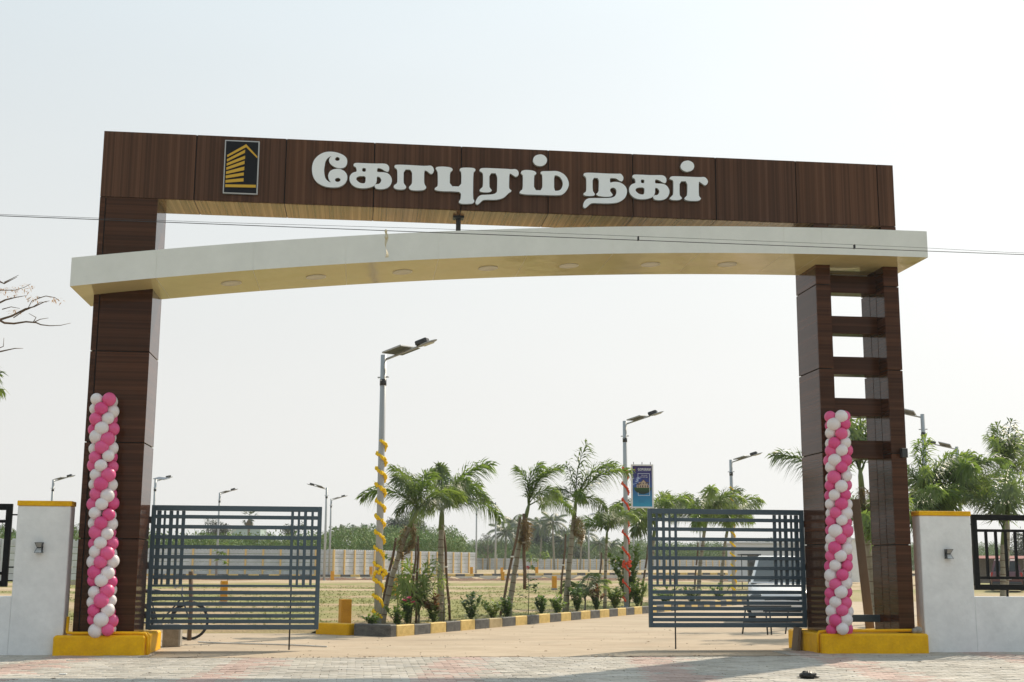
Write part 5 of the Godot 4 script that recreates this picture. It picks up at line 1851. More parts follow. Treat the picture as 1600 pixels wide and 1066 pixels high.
func tree(label: String, at: Vector3, h: float, w: float, tone: Color, sd: int, group: String, crown_low := 0.25) -> void:
	var g := thing("broadleaf_tree", label, "tree", at, 0.0, group)
	rng.seed = sd
	var st := S(true)
	tube(st, [Vector3(0, -0.3, 0), Vector3(0.1, h * 0.3, 0), Vector3(0, h * 0.6, 0.1), Vector3(0.1, h * 0.85, 0)], [0.03 * h, 0.022 * h, 0.014 * h, 0.006 * h], 7)
	for i in 7:
		var a := TAU * i / 7 + rng.randf()
		var y := h * rng.randf_range(0.3, 0.6)
		tube(st, [Vector3(0.05, y, 0), Vector3(cos(a) * w * 0.2, y + h * 0.12, sin(a) * w * 0.2), Vector3(cos(a) * w * 0.4, y + h * 0.25, sin(a) * w * 0.4)], [0.012 * h, 0.008 * h, 0.004 * h], 5)
	obj("trunk", st, M.bark_grey, g)
	var blobs := []
	for i in 13:
		var a := rng.randf() * TAU
		var rr := pow(rng.randf(), 0.6) * w * 0.36
		var y := h * rng.randf_range(crown_low + 0.15, 0.88)
		var r := w * rng.randf_range(0.12, 0.24)
		blobs.append([Vector3(cos(a) * rr, y, sin(a) * rr), Vector3(r, r * 0.75, r)])
	var pts := crown_points(blobs, 16.0, sd + 5)
	var cs := S()
	var k0 := clampf(w / 6.0, 0.45, 1.1)
	for p in pts:
		var sc := rng.randf_range(0.35, 0.75) * k0
		var k := rng.randf_range(0.65, 1.35)
		cs.set_color(Color(tone.r * k * rng.randf_range(0.9, 1.15), tone.g * k, tone.b * k))
		for q in 13:
			var d := Vector3(rng.randfn(), rng.randfn() * 0.8, rng.randfn()).normalized()
			var dir := (d + Vector3(rng.randf_range(-0.7, 0.7), rng.randf_range(-0.5, 0.6), rng.randf_range(-0.7, 0.7))).normalized()
			leaf_quad(cs, p + d * rng.randf_range(0.1, 0.6) * sc, dir, Vector3.UP if absf(dir.y) < 0.9 else Vector3.RIGHT, 0.5 * sc, 0.22 * sc)
	obj("crown", cs, M.far_leaf, g)

var coco: Node3D

func coconut(label: String, at: Vector3, h: float, turn: float, sc: float) -> void:
	if coco == null:
		var g := thing("coconut_palm", label, "palm tree", Vector3.ZERO, 0.0, "coconut palms beyond the far wall")
		var st := S(true)
		tube(st, [Vector3(0.3, -8.0, 0.2), Vector3(0.1, -4.0, 0.1), Vector3(0, -1.5, 0), Vector3(0, 0.1, 0)], [0.17, 0.14, 0.12, 0.1], 7)
		obj("trunk", st, M.bark_grey, g)
		rng.seed = 606
		for i in 17:
			st = S()
			var rise := 1.25 - 1.75 * i / 17.0 + rng.randf_range(-0.1, 0.1)
			var bend := rng.randf_range(1.1, 1.7)
			var pts := []
			var p := Vector3.ZERO
			var ln := rng.randf_range(2.3, 2.9)
			for k in 9:
				pts.append(p)
				var a := rise - bend * pow(k / 8.0, 1.2)
				p += Vector3(cos(a), sin(a), 0) * ln / 8
			tube(st, pts, [0.035, 0.03, 0.025, 0.02, 0.015, 0.012, 0.01, 0.008, 0.005], 4)
			for k in 26:
				var f := lerpf(1.0, 7.95, k / 25.0)
				var q := mini(int(f), 7)
				var base: Vector3 = (pts[q] as Vector3).lerp(pts[q + 1], f - q)
				var t: Vector3 = ((pts[q + 1] as Vector3) - (pts[q] as Vector3)).normalized()
				for s in [-1.0, 1.0]:
					var dir := (Vector3(0, 0, s) + t * 0.6 + Vector3(0, -0.55, 0)).normalized()
					var l := 0.75 * pow(sin(PI * (0.1 + 0.85 * k / 26.0)), 0.5)
					var wv := t * 0.05
					var m1 := base + dir * l * 0.5
					tri(st, base, m1 + wv, m1 - wv)
					tri(st, m1 - wv, m1 + wv, base + dir * l + Vector3(0, -0.2 * l, 0))
			var fr := obj("frond", st, M.coconut_leaf, g)
			fr.rotation.y = TAU * i * 0.381966
		coco = g
		g.position = at + Vector3(0, h, 0)
		g.rotation.y = turn
		g.scale = Vector3(sc, sc, sc)
		return
	dup(coco, "coconut_palm", at + Vector3(0, h, 0), turn, label, sc)

func far_green() -> void:
	clump = clump_mesh(401, 26, 0.34, 0.12)
	var gt := "trees beyond the far wall"
	var y := 0.7
	var tone := Color(0.075, 0.105, 0.045)
	var grey := Color(0.085, 0.105, 0.065)
	tree("broad round tree behind the left part of the left gate leaf", Vector3(-16.1, y, -130.6), 6.2, 5.4, grey, 411, gt)
	tree("round tree behind the upper right of the left gate leaf", Vector3(-8.0, y, -139.8), 6.3, 5.0, tone, 412, gt)
	tree("small loose tree just left of the round one behind the left gate leaf", Vector3(-10.6, y, -134.0), 5.0, 3.4, tone, 413, gt)
	tree("wide spreading tree behind the full-crowned young palm", Vector3(6.3, y, -138.1), 6.6, 8.0, grey, 414, gt)
	tree("lone dark tree right of the taller wall's end", Vector3(17.4, y, -151.9), 5.4, 3.6, grey, 415, gt)
	tree("largest hazy tree, grey-green, among the coconut palms", Vector3(26.6, y, -176.0), 8.2, 8.0, Color(0.085, 0.115, 0.07), 416, gt)
	tree("hazy tree right of the largest one, under the coconut palms", Vector3(31.5, y, -170.0), 6.2, 6.0, grey, 426, gt)
	tree("tree behind the lamp pole wound with the yellow garland", Vector3(2.6, y, -128.3), 5.0, 4.6, tone, 417, gt)
	tree("pale leafy tree in the gap between left pier and left pillar", Vector3(-25.4, y, -101.6), 4.5, 3.4, tone, 418, gt)
	tree("dark tree seen over the low wall at the left edge", Vector3(-29.4, y, -91.9), 4.2, 3.4, grey, 419, gt)
	tree("low tree seen behind the hinge side of the right gate leaf", Vector3(46.5, y, -123.2), 3.4, 5.0, grey, 420, gt)
	tree("far blue-green tree above the red roof behind the right grille", Vector3(75.0, y, -110.0), 4.5, 10.0, grey, 421, gt)
	# thorn scrub growing as one mass behind the wall
	rng.seed = 433
	var xfs := []
	var cols := []
	var n := noise(61, 0.06, 3)
	for i in 24000:
		var x := rng.randf_range(-62.0, 120.0)
		var edge := pw(x, [-62.0, -16.0, 10.0, 14.0, 42.0, 120.0], [-60.0, -82.0, -99.0, -162.0, -170.0, -185.0])
		var z := edge - 1.0 - 34.0 * pow(rng.randf(), 1.4)
		var top := 2.75 + 0.35 * smoothstep(-7.0, 2.0, x) + 1.5 * n.get_noise_2d(x * 1.3, z * 1.3) + (0.35 + 1.2 * smoothstep(-7.0, 2.0, x)) * smoothstep(0.0, 22.0, edge - z)
		if x > 14.0:
			top += 0.1
		var yy := 0.6 + top * pow(rng.randf(), 0.55)
		var s := rng.randf_range(0.5, 1.0)
		xfs.append(Transform3D(Basis.from_euler(Vector3(rng.randf() * TAU, rng.randf() * TAU, 0)).scaled(Vector3(s, s, s)), Vector3(x, yy, z)))
		var k := rng.randf_range(0.7, 1.3)
		cols.append(Color(0.125 * k * rng.randf_range(0.8, 1.2), 0.195 * k, 0.04 * k))
	struct(scatter("scrub", clump, M.far_leaf, xfs, cols), "stuff")
	var list := [
		[524, -3.3, 6.2, -164.4, 0.75, "short coconut palm just right of the double-lamp pole"],
		[536, -2.0, 7.0, -169.3, 0.95, "coconut palm, taller of the pair right of the double-lamp pole"],
		[559, -0.1, 7.2, -174.1, 0.95, "coconut palm halfway between double-lamp pole and garlanded lamp"],
		[580, 1.9, 5.6, -163.8, 0.7, "low coconut palm close left of the garlanded lamp"],
		[790, 19.3, 6.6, -146.6, 1.25, "dark coconut palm right of the lone tree, nearest of its row"],
		[803, 21.7, 8.0, -156.4, 1.2, "tall coconut palm behind the leaning young palm"],
		[846, 26.8, 8.1, -165.9, 1.1, "tall coconut palm left of the upright young palm's trunk"],
		[862, 26.2, 8.2, -150.8, 1.1, "tallest coconut palm, close beside the upright young palm"],
		[882, 30.2, 6.2, -165.5, 1.0, "coconut palm directly behind the upright young palm's trunk"],
		[908, 30.9, 6.7, -155.3, 1.1, "coconut palm just right of the upright young palm"],
		[937, 35.3, 5.6, -164.9, 0.9, "low coconut palm behind the thin sparse palm"],
		[955, 38.9, 5.4, -174.5, 0.9, "lowest coconut palm, left of the banner lamp"]]
	for q in list:
		coconut(q[5], Vector3(q[1], 0.0, q[3]), q[2] - 0.9, float(q[0]), q[4] * 0.88)
	# palmyra with its round fan head
	var g := thing("palmyra_palm", "single fan-headed palmyra palm above the top bars of the left gate leaf", "palm tree", Vector3(-14.4, 0.7, -150.6))
	var st := S(true)
	tube(st, [Vector3(0, -0.3, 0), Vector3(0, 3, 0), Vector3(0, 6.6, 0)], [0.24, 0.18, 0.17], 8)
	obj("trunk", st, M.bark_grey, g)
	st = S()
	rng.seed = 77
	for i in 34:
		var d := Vector3(rng.randfn(), rng.randfn() * 0.8 + 0.15, rng.randfn()).normalized()
		var c := Vector3(0, 6.9, 0) + d * 0.7
		for k in 9:
			var s := d.cross(Vector3(0.3, 0.9, 0.2)).normalized()
			var dir := (d + s * (k - 4) * 0.16).normalized()
			leaf_quad(st, c, dir, Vector3.UP if absf(dir.y) < 0.9 else Vector3.RIGHT, 0.75, 0.10)
	obj("crown", st, M.coconut_leaf, g)
	st = S()
	for i in 22:
		var a := TAU * i / 22
		leaf_quad(st, Vector3(cos(a) * 0.2, 6.5, sin(a) * 0.2), Vector3(cos(a) * 0.35, -1, sin(a) * 0.35).normalized(), Vector3(cos(a), 0, sin(a)), 1.3, 0.3)
	obj("skirt", st, M.frond_dry, g)

# ------------------------------------------------------------------ buildings in the distance
func far_buildings() -> void:
	var g := thing("teal_building", "pale teal flat-roofed building far off above the left gate leaf", "building", Vector3(-18.5, 0.5, -201.0), -0.1)
	var st := S()
	bx(st, -2.4, 2.4, 0, 6.9, -3, 3, 0.05)
	obj("wall", st, M.teal_wall, g)
	st = S()
	bx(st, -2.6, 2.6, 6.91, 7.15, -3.2, 3.2, 0.03)
	obj("roof", st, M.office_wall, g)
	for x in [-1.5, 0.0, 1.5]:
		st = S()
		bx(st, x - 0.4, x + 0.4, 4.2, 5.6, 2.98, 3.03)
		obj("window", st, M.window_dark, g)
	g = thing("site_office", "low white flat-roofed building behind the van and the right gate leaf", "building", Vector3(31.2, 0.4, -71.5), -0.12)
	st = S()
	bx(st, -3.4, 0.9, 0, 2.75, -2, 2, 0.02)
	obj("wall", st, M.office_wall, g)
	st = S()
	bx(st, 0.902, 5.5, 0, 3.05, -2.4, 2.4, 0.02)
	obj("wall", st, M.wall_white, g)
	st = S()
	bx(st, -3.5, 0.9, 2.752, 2.88, -2.1, 2.1, 0.01)
	obj("roof", st, M.office_wall, g)
	st = S()
	bx(st, 0.901, 5.6, 3.052, 3.18, -2.5, 2.5, 0.01)
	obj("roof", st, M.office_wall, g)
	st = S()
	bx(st, -2.6, -1.6, 1.0, 2.0, 1.99, 2.03, 0.0)
	obj("window", st, M.window_dark, g)
	st = S()
	bx(st, 2.2, 3.1, 0, 2.0, 2.39, 2.43, 0.0)
	obj("door", st, M.board_brown, g)
	g = thing("shade_stand", "small dark-roofed stand left of the low white building", "stand", Vector3(21.0, 0.3, -45.7), -0.1)
	st = S()
	bx(st, -0.5, 0.5, 1.78, 1.86, -0.5, 0.5, 0.01)
	obj("roof", st, M.dark_metal, g)
	st = S()
	bx(st, -0.02, 0.4, 0.0, 1.4, -0.2, 0.2, 0.01)
	obj("cabinet", st, M.panel_back, g)
	for x in [-0.45, 0.45]:
		st = S(true)
		bar(st, Vector3(x, 0, 0.4), Vector3(x, 1.78, 0.4), 0.025, 6)
		obj("leg", st, M.dark_metal, g)
	g = thing("red_roofed_shed", "long low shed with a dull red roof behind the maroon car", "shed", Vector3(53.0, 0.3, -72.0), -0.25)
	st = S()
	bx(st, -7, 7, 0, 1.9, -2, -1.9, 0.02)
	obj("wall", st, M.concrete, g)
	for x in [-6.8, -2.3, 2.3, 6.8]:
		st = S()
		bx(st, x - 0.08, x + 0.08, 0, 1.95, 2.0, 2.16)
		obj("post", st, M.concrete, g)
	st = S()
	quad(st, Vector3(-7.4, 1.9, 2.4), Vector3(7.4, 1.9, 2.4), Vector3(7.4, 2.12, 0), Vector3(-7.4, 2.12, 0))
	quad(st, Vector3(7.4, 1.9, -2.4), Vector3(-7.4, 1.9, -2.4), Vector3(-7.4, 2.12, 0), Vector3(7.4, 2.12, 0))
	tri(st, Vector3(7.4, 1.9, 2.4), Vector3(7.4, 1.9, -2.4), Vector3(7.4, 2.12, 0))
	tri(st, Vector3(-7.4, 1.9, -2.4), Vector3(-7.4, 1.9, 2.4), Vector3(-7.4, 2.12, 0))
	obj("roof", st, M.roof_red, g)

# ------------------------------------------------------------------ vehicles
func wheel_into(g: Node3D, c: Vector3, r: float, w: float) -> void:
	var xf := Transform3D(Basis(Vector3(0, 0, 1), PI / 2), c)
	var st := S(true)
	lathe(st, [Vector2(r * 0.62, -w / 2), Vector2(r * 0.92, -w / 2), Vector2(r, -w * 0.34), Vector2(r, w * 0.34), Vector2(r * 0.92, w / 2), Vector2(r * 0.62, w / 2), Vector2(r * 0.62, -w / 2)], 22, xf)
	var wh := obj("wheel", st, M.black_rubber, g)
	st = S(true)
	lathe(st, [Vector2(0, -w * 0.35), Vector2(r * 0.6, -w * 0.42), Vector2(r * 0.6, w * 0.42), Vector2(0, w * 0.35)], 16, xf)
	obj("rim", st, M.chrome, wh)

# body from cross-sections along z; each [z, half width, bottom, shoulder height, top height, top half width]
func hull(st: SurfaceTool, secs: Array) -> void:
	var rings := []
	for s in secs:
		var z: float = s[0]
		var w: float = s[1]
		var b: float = s[2]
		var sh: float = s[3]
		var t: float = s[4]
		var tw: float = s[5]
		var half := [Vector2(0, b), Vector2(w * 0.8, b), Vector2(w * 0.96, b + 0.10), Vector2(w, lerpf(b, sh, 0.55)), Vector2(w * 0.985, sh), Vector2(lerpf(w, tw, 0.55), lerpf(sh, t, 0.72)), Vector2(tw * 0.8, t), Vector2(0, t + 0.012)]
		var ring := []
		for p in half:
			ring.append(Vector3(p.x, p.y, z))
		for i in range(half.size() - 2, 0, -1):
			ring.append(Vector3(-half[i].x, half[i].y, z))
		rings.append(ring)
	var n: int = rings[0].size()
	for i in rings.size() - 1:
		for k in n:
			var q := (k + 1) % n
			quad(st, rings[i][k], rings[i][q], rings[i + 1][q], rings[i + 1][k])
	for e in [0, rings.size() - 1]:
		var r: Array = rings[e]
		var c := Vector3(0, (secs[e][2] + secs[e][4]) / 2, secs[e][0])
		for k in n:
			var q := (k + 1) % n
			if e == 0:
				tri(st, c, r[q], r[k])
			else:
				tri(st, c, r[k], r[q])

func car(label: String, category: String, at: Vector3, turn: float, paint: Material, h: float, tail_box: bool) -> Node3D:
	# nose towards local +z
	var g := thing("parked_car", label, category, at, turn)
	var belt := h * 0.60
	var st := S(true)
	hull(st, [[-2.2, 0.74, 0.36, belt * 0.8, belt * 0.97, 0.66], [-2.1, 0.84, 0.28, belt * 0.86, belt * 1.0, 0.76], [-1.5, 0.88, 0.24, belt * 0.9, belt, 0.80], [0.2, 0.88, 0.24, belt * 0.9, belt, 0.80],
		[0.95, 0.88, 0.24, belt * 0.86, belt * 0.98, 0.78], [1.45, 0.87, 0.24, belt * 0.74, belt * 0.90, 0.70], [1.9, 0.84, 0.25, belt * 0.62, belt * 0.80, 0.62], [2.1, 0.76, 0.28, belt * 0.54, belt * 0.68, 0.56], [2.18, 0.62, 0.34, belt * 0.48, belt * 0.56, 0.5]])
	var body := obj("body", st, paint, g)
	# cabin
	var zb0 := -2.08 if tail_box else -1.95
	var zt0 := -1.9 if tail_box else -1.6
	var zt1 := 0.15
	var zb1 := 1.02
	var lo := belt - 0.02
	var bw := 0.80
	var tw := 0.62
	var bot := [Vector3(-bw, lo, zb0), Vector3(bw, lo, zb0), Vector3(bw, lo, zb1), Vector3(-bw, lo, zb1)]
	var top := [Vector3(-tw, h - 0.05, zt0), Vector3(tw, h - 0.05, zt0), Vector3(tw, h - 0.05, zt1), Vector3(-tw, h - 0.05, zt1)]
	st = S()
	for i in 4:
		var j := (i + 1) % 4
		quad(st, bot[j], bot[i], top[i], top[j])
	var rim := [Vector3(-tw * 0.86, h, zt0 + 0.14), Vector3(tw * 0.86, h, zt0 + 0.14), Vector3(tw * 0.86, h, zt1 - 0.16), Vector3(-tw * 0.86, h, zt1 - 0.16)]
	for i in 4:
		var j := (i + 1) % 4
		quad(st, top[j], top[i], rim[i], rim[j])
	quad(st, rim[3], rim[2], rim[1], rim[0])
	obj("cabin", st, paint, g)
	var pane := func(called: String, a: Vector3, b: Vector3, c: Vector3, d: Vector3, inset: float):
		var m := (a + b + c + d) / 4
		var nn := (b - a).cross(d - a).normalized() * 0.012
		var q := []
		for p in [a, b, c, d]:
			q.append(p + (m - p).normalized() * inset + nn)
		var ps := S()
		quad(ps, q[0], q[1], q[2], q[3])
		quad(ps, q[3] - nn * 0.8, q[2] - nn * 0.8, q[1] - nn * 0.8, q[0] - nn * 0.8)
		obj(called, ps, M.car_glass_dark if tail_box else M.car_glass, g)
	pane.call("windscreen", bot[3], bot[2], top[2], top[3], 0.10)
	pane.call("rear_window", bot[1], bot[0], top[0], top[1], 0.13)
	for s in [1.0, -1.0]:
		var zs := [zb1 - 0.16, 0.0, -0.95, zb0 + 0.1]
		for k in 3:
			var f0: float = zs[k]
			var f1: float = zs[k + 1]
			var t0: float = minf(f0, zt1 - 0.04)
			var t1: float = maxf(f1, zt0 + 0.04)
			if s > 0:
				pane.call("side_window", Vector3(bw, lo, f0), Vector3(bw, lo, f1), Vector3(tw, h - 0.05, t1), Vector3(tw, h - 0.05, t0), 0.07)
			else:
				pane.call("side_window", Vector3(-bw, lo, f1), Vector3(-bw, lo, f0), Vector3(-tw, h - 0.05, t0), Vector3(-tw, h - 0.05, t1), 0.07)
		st = S(true)
		ball(st, Vector3(s * 0.99, belt + 0.08, 0.82), Vector3(0.11, 0.08, 0.06), 10, 6)
		obj("mirror", st, paint, g)
		# lamps
		st = S(true)
		ball(st, Vector3(s * 0.64, belt * 0.66, 1.99), Vector3(0.19, 0.085, 0.12), 12, 6)
		obj("headlight", st, M.car_glass, g)
		st = S()
		bx(st, s * 0.76 - 0.07, s * 0.76 + 0.07, belt * 0.70, belt * 0.98, -2.19, -2.05, 0.02)
		obj("tail_light", st, M.tail_red, g)
		for z in [1.32, -1.35]:
			wheel_into(g, Vector3(s * 0.78, 0.31, z), 0.31, 0.2)
			st = S(true)
			var arc := []
			for i in 11:
				var a := PI * i / 10.0
				arc.append(Vector3(s * 0.885, 0.30 + sin(a) * 0.37, z + cos(a) * 0.37))
			tube(st, arc, [0.03], 6)
			obj("wheel_arch", st, M.black_rubber, g)
	st = S()
	bx(st, -0.46, 0.46, belt * 0.50, belt * 0.62, 2.06, 2.17, 0.02)
	obj("grille", st, M.dark_metal, g)
	st = S()
	bx(st, -0.80, 0.80, 0.26, 0.46, 1.95, 2.24, 0.06)
	obj("bumper", st, paint, g)
	st = S()
	bx(st, -0.5, 0.5, 0.32, 0.40, 2.20, 2.245, 0.01)
	obj("air_intake", st, M.dark_metal, g)
	st = S()
	bx(st, -0.78, 0.78, 0.30, 0.50, -2.30, -2.1, 0.05)
	obj("bumper", st, M.dark_metal if tail_box else paint, g)
	st = S()
	bx(st, -0.25, 0.25, 0.47, 0.58, 2.19, 2.2, 0.0)
	obj("number_plate", st, M.plate_white, g)
	st = S()
	bx(st, -0.25, 0.25, 0.62, 0.74, -2.225, -2.19, 0.0)
	obj("number_plate", st, M.plate_white, g)
	for s in [0.25, -0.3]:
		st = S(true)
		tube(st, [Vector3(s, belt + 0.03, 1.03), Vector3(s + 0.36, belt + 0.16, 0.88)], [0.008], 5)
		obj("wiper", st, M.black_rubber, g)
	if tail_box:
		for s in [-0.5, 0.5]:
			st = S(true)
			tube(st, [Vector3(s, h + 0.0, zt0 + 0.2), Vector3(s, h + 0.06, zt0 + 0.3), Vector3(s, h + 0.06, zt1 - 0.3), Vector3(s, h, zt1 - 0.2)], [0.022], 6)
			obj("roof_rail", st, M.plate_white, g)
	return g

func bicycle(at: Vector3, turn: float) -> void:
	var g := thing("bicycle", "dark bicycle parked behind the hinge side of the left gate leaf", "bicycle", at, turn)
	var r := 0.345
	for x in [0.53, -0.53]:
		var st := S(true)
		var ring := []
		for i in 33:
			var a := TAU * i / 32
			ring.append(Vector3(x + cos(a) * r, r + 0.015 + sin(a) * r, 0))
		tube(st, ring, [0.028], 7, false)
		var w := obj("wheel", st, M.black_rubber, g)
		st = S(true)
		for i in 18:
			var a := TAU * i / 18
			bar(st, Vector3(x, r + 0.015, 0.015 if i % 2 else -0.015), Vector3(x + cos(a) * r, r + 0.015 + sin(a) * r, 0), 0.0018, 4)
		bar(st, Vector3(x, r + 0.015, -0.04), Vector3(x, r + 0.015, 0.04), 0.02, 8)
		obj("spokes", st, M.steel_trim, w)
		st = S(true)
		var gd := []
		for i in 12:
			var a := lerpf(-0.1, 2.6, i / 11.0) if x < 0 else lerpf(0.5, 2.9, i / 11.0)
			gd.append(Vector3(x + cos(a) * (r + 0.035), r + 0.015 + sin(a) * (r + 0.035), 0))
		tube(st, gd, [0.02], 6)
		obj("mudguard", st, M.dark_metal, g)
	var st := S(true)
	var bb := Vector3(-0.08, 0.30, 0)
	var seat := Vector3(-0.24, 0.80, 0)
	var head := Vector3(0.36, 0.82, 0)
	for q in [[bb, seat], [bb, head], [seat + Vector3(0.02, -0.03, 0), head], [bb, Vector3(-0.53, 0.36, 0.05)], [bb, Vector3(-0.53, 0.36, -0.05)], [seat, Vector3(-0.53, 0.36, 0.05)], [seat, Vector3(-0.53, 0.36, -0.05)], [head + Vector3(-0.02, 0.1, 0), Vector3(0.42, 0.66, 0)], [Vector3(0.42, 0.66, 0.05), Vector3(0.53, 0.36, 0.05)], [Vector3(0.42, 0.66, -0.05), Vector3(0.53, 0.36, -0.05)], [seat, seat + Vector3(-0.04, 0.12, 0)]]:
		bar(st, q[0], q[1], 0.016, 8)
	obj("frame", st, M.dark_metal, g)
	st = S(true)
	ball(st, Vector3(-0.30, 0.95, 0), Vector3(0.15, 0.04, 0.09), 12, 6)
	ball(st, Vector3(-0.18, 0.955, 0), Vector3(0.12, 0.03, 0.035), 10, 6)
	obj("saddle", st, M.black_rubber, g)
	st = S(true)
	tube(st, [Vector3(0.20, 1.02, 0.28), Vector3(0.36, 1.06, 0.2), Vector3(0.36, 1.02, 0.0), Vector3(0.36, 1.06, -0.2), Vector3(0.20, 1.02, -0.28)], [0.014], 7)
	bar(st, Vector3(0.345, 0.9, 0), Vector3(0.36, 1.03, 0), 0.016, 8)
	obj("handlebar", st, M.steel_trim, g)
	st = S(true)
	lathe(st, [Vector2(0, -0.008), Vector2(0.09, -0.008), Vector2(0.09, 0.008), Vector2(0, 0.008)], 18, Transform3D(Basis(Vector3.RIGHT, PI / 2), bb + Vector3(0, 0, 0.05)))
	bar(st, bb + Vector3(0, 0, 0.06), bb + Vector3(0.12, -0.12, 0.06), 0.01, 6)
	bar(st, bb + Vector3(0, 0, -0.06), bb + Vector3(-0.12, 0.12, -0.06), 0.01, 6)
	obj("crank", st, M.steel_trim, g)
	st = S()
	bx(st, -0.72, -0.36, 0.74, 0.765, -0.08, 0.08, 0.006)
	obj("carrier", st, M.dark_metal, g)

# ------------------------------------------------------------------ odds and ends
func oddments() -> void:
	bicycle(Vector3(-3.83, 0, -4.25), 0.12)
	var st := S(true)
	tube(st, [Vector3(0, -0.1, 0), Vector3(0.01, 0.6, 0), Vector3(-0.02, 1.22, 0)], [0.045, 0.042, 0.045], 9)
	tube(st, [Vector3(-0.02, 1.2, 0.0), Vector3(-0.02, 1.34, 0.0)], [0.052], 9)
	var o := tag(obj("wooden_post", st, M.bamboo_brown), "brown wooden post in front of the bicycle behind the left gate leaf", "post")
	(o as Node3D).position = Vector3(-3.27, 0, -4.05)
	st = S()
	bx(st, -0.16, 0.16, -0.02, 0.40, -0.16, 0.16, 0.03)
	o = tag(obj("concrete_block", st, M.concrete), "grey concrete block between the left plinth and the bicycle wheel", "block")
	(o as Node3D).position = Vector3(-3.34, 0, -2.2)
	st = S(true)
	var pts := []
	for i in 15:
		var t := i / 14.0
		pts.append(Vector3(lerpf(-3.0, -0.52, t), 0.016, lerpf(-3.3, -1.85, t) + 0.08 * sin(t * 7.0)))
	tube(st, pts, [0.014], 6)
	tag(obj("white_rope", st, M.rope), "thin white rope lying on the road behind the left gate leaf", "rope")
	# leaning timber and steel inside the right tower
	st = S()
	box(st, Vector3.ZERO, Vector3(0.17, 2.46, 0.05), 0.008)
	o = tag(obj("leaning_plank", st, M.board_brown), "long brown plank leaning inside the right tower behind the balloons", "plank")
	(o as Node3D).transform = Transform3D(Basis(Vector3(0, 0, 1), 0.078), Vector3(9.63, 1.57, -1.58))
	st = S()
	bx(st, 9.0, 9.97, 0.50, 0.63, -0.93, -0.85, 0.004)
	bx(st, 9.0, 9.08, 0.35, 0.499, -0.93, -0.85, 0.004)
	tag(obj("steel_channel", st, M.gate_blue), "blue-grey steel channel lying across the foot of the right tower", "steel channel")
	st = S()
	box(st, Vector3.ZERO, Vector3(0.06, 0.42, 0.30), 0.006)
	o = tag(obj("short_board", st, M.board_brown), "short brown board propped against the left side of the right plinth", "board")
	(o as Node3D).transform = Transform3D(Basis(Vector3(0, 0, 1), -0.13), Vector3(7.985, 0.20, -0.75))
	# black folding stand behind the right gate leaf
	var g := thing("metal_stand", "black metal stand with thin legs, low behind the right gate leaf", "stand", Vector3(9.15, 0, -6.0))
	for x in [-0.045, 0.045, 0.5, -0.5]:
		st = S(true)
		bar(st, Vector3(x, 0, 0.1 if absf(x) < 0.1 else -0.3), Vector3(x, 0.62, 0), 0.018, 6)
		obj("leg", st, M.dark_metal, g)
	for y in [0.28, 0.62]:
		st = S()
		bx(st, -0.55, 0.55, y - 0.02, y + 0.02, -0.02, 0.02, 0.004)
		obj("rail", st, M.dark_metal, g)
	# crumpled black bag on the paving
	st = S(true)
	rng.seed = 12
	var n := noise(5, 2.6, 3)
	var rings := []
	for i in 11:
		var ring := []
		for k in 20:
			var a := TAU * k / 20
			var t := PI * i / 10 - PI / 2
			var d := Vector3(cos(a) * cos(t), sin(t), sin(a) * cos(t))
			var r := 1.0 + 0.55 * n.get_noise_3d(d.x * 1.6, d.y * 1.6, d.z * 1.6)
			ring.append(Vector3(d.x * 0.105 * r, maxf(0.0, 0.04 + d.y * 0.06 * r), d.z * 0.09 * r))
		rings.append(ring)
	for i in 10:
		for k in 20:
			var q := (k + 1) % 20
			quad(st, rings[i][q], rings[i][k], rings[i + 1][k], rings[i + 1][q])
	ball(st, Vector3(0.11, 0.02, 0.02), Vector3(0.05, 0.016, 0.03), 9, 5)
	ball(st, Vector3(-0.12, 0.02, 0.03), Vector3(0.05, 0.008, 0.02), 8, 5)
	o = tag(obj("black_bag", st, M.plastic_black), "crumpled shiny black plastic bag lying on the paving in front", "bag")
	(o as Node3D).position = Vector3(6.08, 0.015, 5.15)
	st = S()
	bx(st, -0.05, 0.05, 0.0, 0.012, -0.03, 0.03, 0.004)
	o = tag(obj("paper_scrap", st, M.plate_white), "small white scrap of paper on the pink paving at lower left", "paper")
	(o as Node3D).position = Vector3(-3.9, 0.017, 4.05)

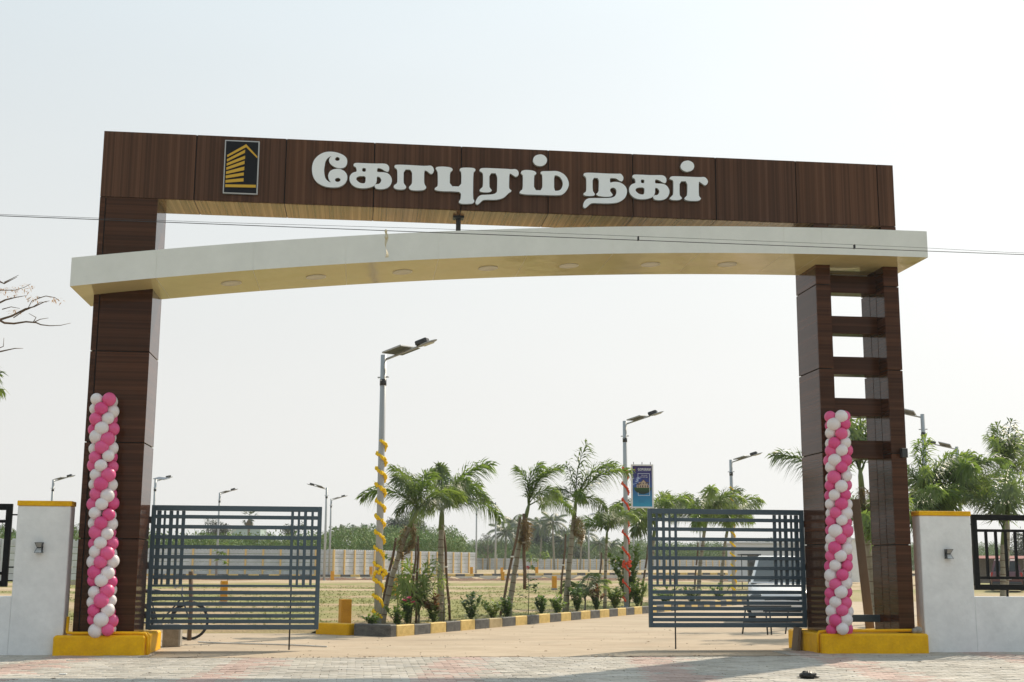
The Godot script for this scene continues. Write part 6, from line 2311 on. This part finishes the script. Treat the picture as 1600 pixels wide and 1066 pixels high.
func _ready() -> void:
	aim()
	setting()
	materials()
	ground()
	paving()
	dirt_line()
	debris()
	gateway()
	signs()
	leaf("left blue-grey slatted gate leaf, hung behind the left brown pillar", -3.655, 1.0, 0.355, "slatted gate leaves")
	leaf("right blue-grey slatted gate leaf, hung beside the twin-pillar tower", 8.31, -1.0, 0.39, "slatted gate leaves")
	boundary("white wall with a yellow-capped pier left of the left brown pillar", -5.62, -4.765, -13.0, 0.2, 0.95, "black steel grille over the low white wall at the left edge", "small hourglass lamp on the left white pier", -5.22)
	boundary("white wall with a yellow-capped pier right of the right tower", 10.08, 11.05, 18.0, 0.05, 0.985, "black steel grille over the low white wall at the right edge", "small hourglass lamp on the right white pier", 10.57)
	var bm := balloon_mesh()
	balloon_column("pink and white spiral balloon column in front of the left brown pillar", Vector3(-4.13, 0.33, 0.27), Vector3(-4.34, 4.27, 0.27), 25, 1, bm)
	balloon_column("pink and white spiral balloon column in front of the right tower", Vector3(8.40, 0.35, 0.27), Vector3(8.54, 4.25, 0.27), 25, 0, bm)
	overhead()
	kerbs()
	lamps()
	planting()
	bare_tree()
	far_wall("precast_wall", "taller grey precast wall with yellow posts across the far side", [Vector3(-17.5, 0, -77.3), Vector3(-1.85, 0, -75.8), Vector3(10.5, 0, -93.2)], 0.68, 1.86, 1.3, M.post_yellow)
	far_wall("low_precast_wall", "lower grey precast wall with yellow posts, farther off to the right", [Vector3(10.8, 0, -150.0), Vector3(42.0, 0, -164.0), Vector3(78.0, 0, -174.0)], 0.6, 1.75, 1.12, M.post_yellow)
	far_wall("plain_precast_wall", "plain grey precast wall seen beside the left white pier", [Vector3(-45.0, 0, -27.0), Vector3(-13.95, 0, -45.8), Vector3(-17.4, 0, -77.0)], 0.62, 1.98, 2.0, M.precast_grey)
	far_green()
	far_buildings()
	car("white people carrier parked nose-on behind the right gate leaf", "car", Vector3(11.75, 0, -12.9), -0.30, M.car_white, 1.80, false)
	car("maroon off-road car seen from behind through the right grille", "car", Vector3(36.9, 0.24, -48.0), PI - 0.48, M.car_maroon, 1.72, true)
	car("dark car beside the maroon one, cut by the right edge", "car", Vector3(39.3, 0.24, -47.6), PI - 0.40, M.grille_black, 1.65, true)
	oddments()
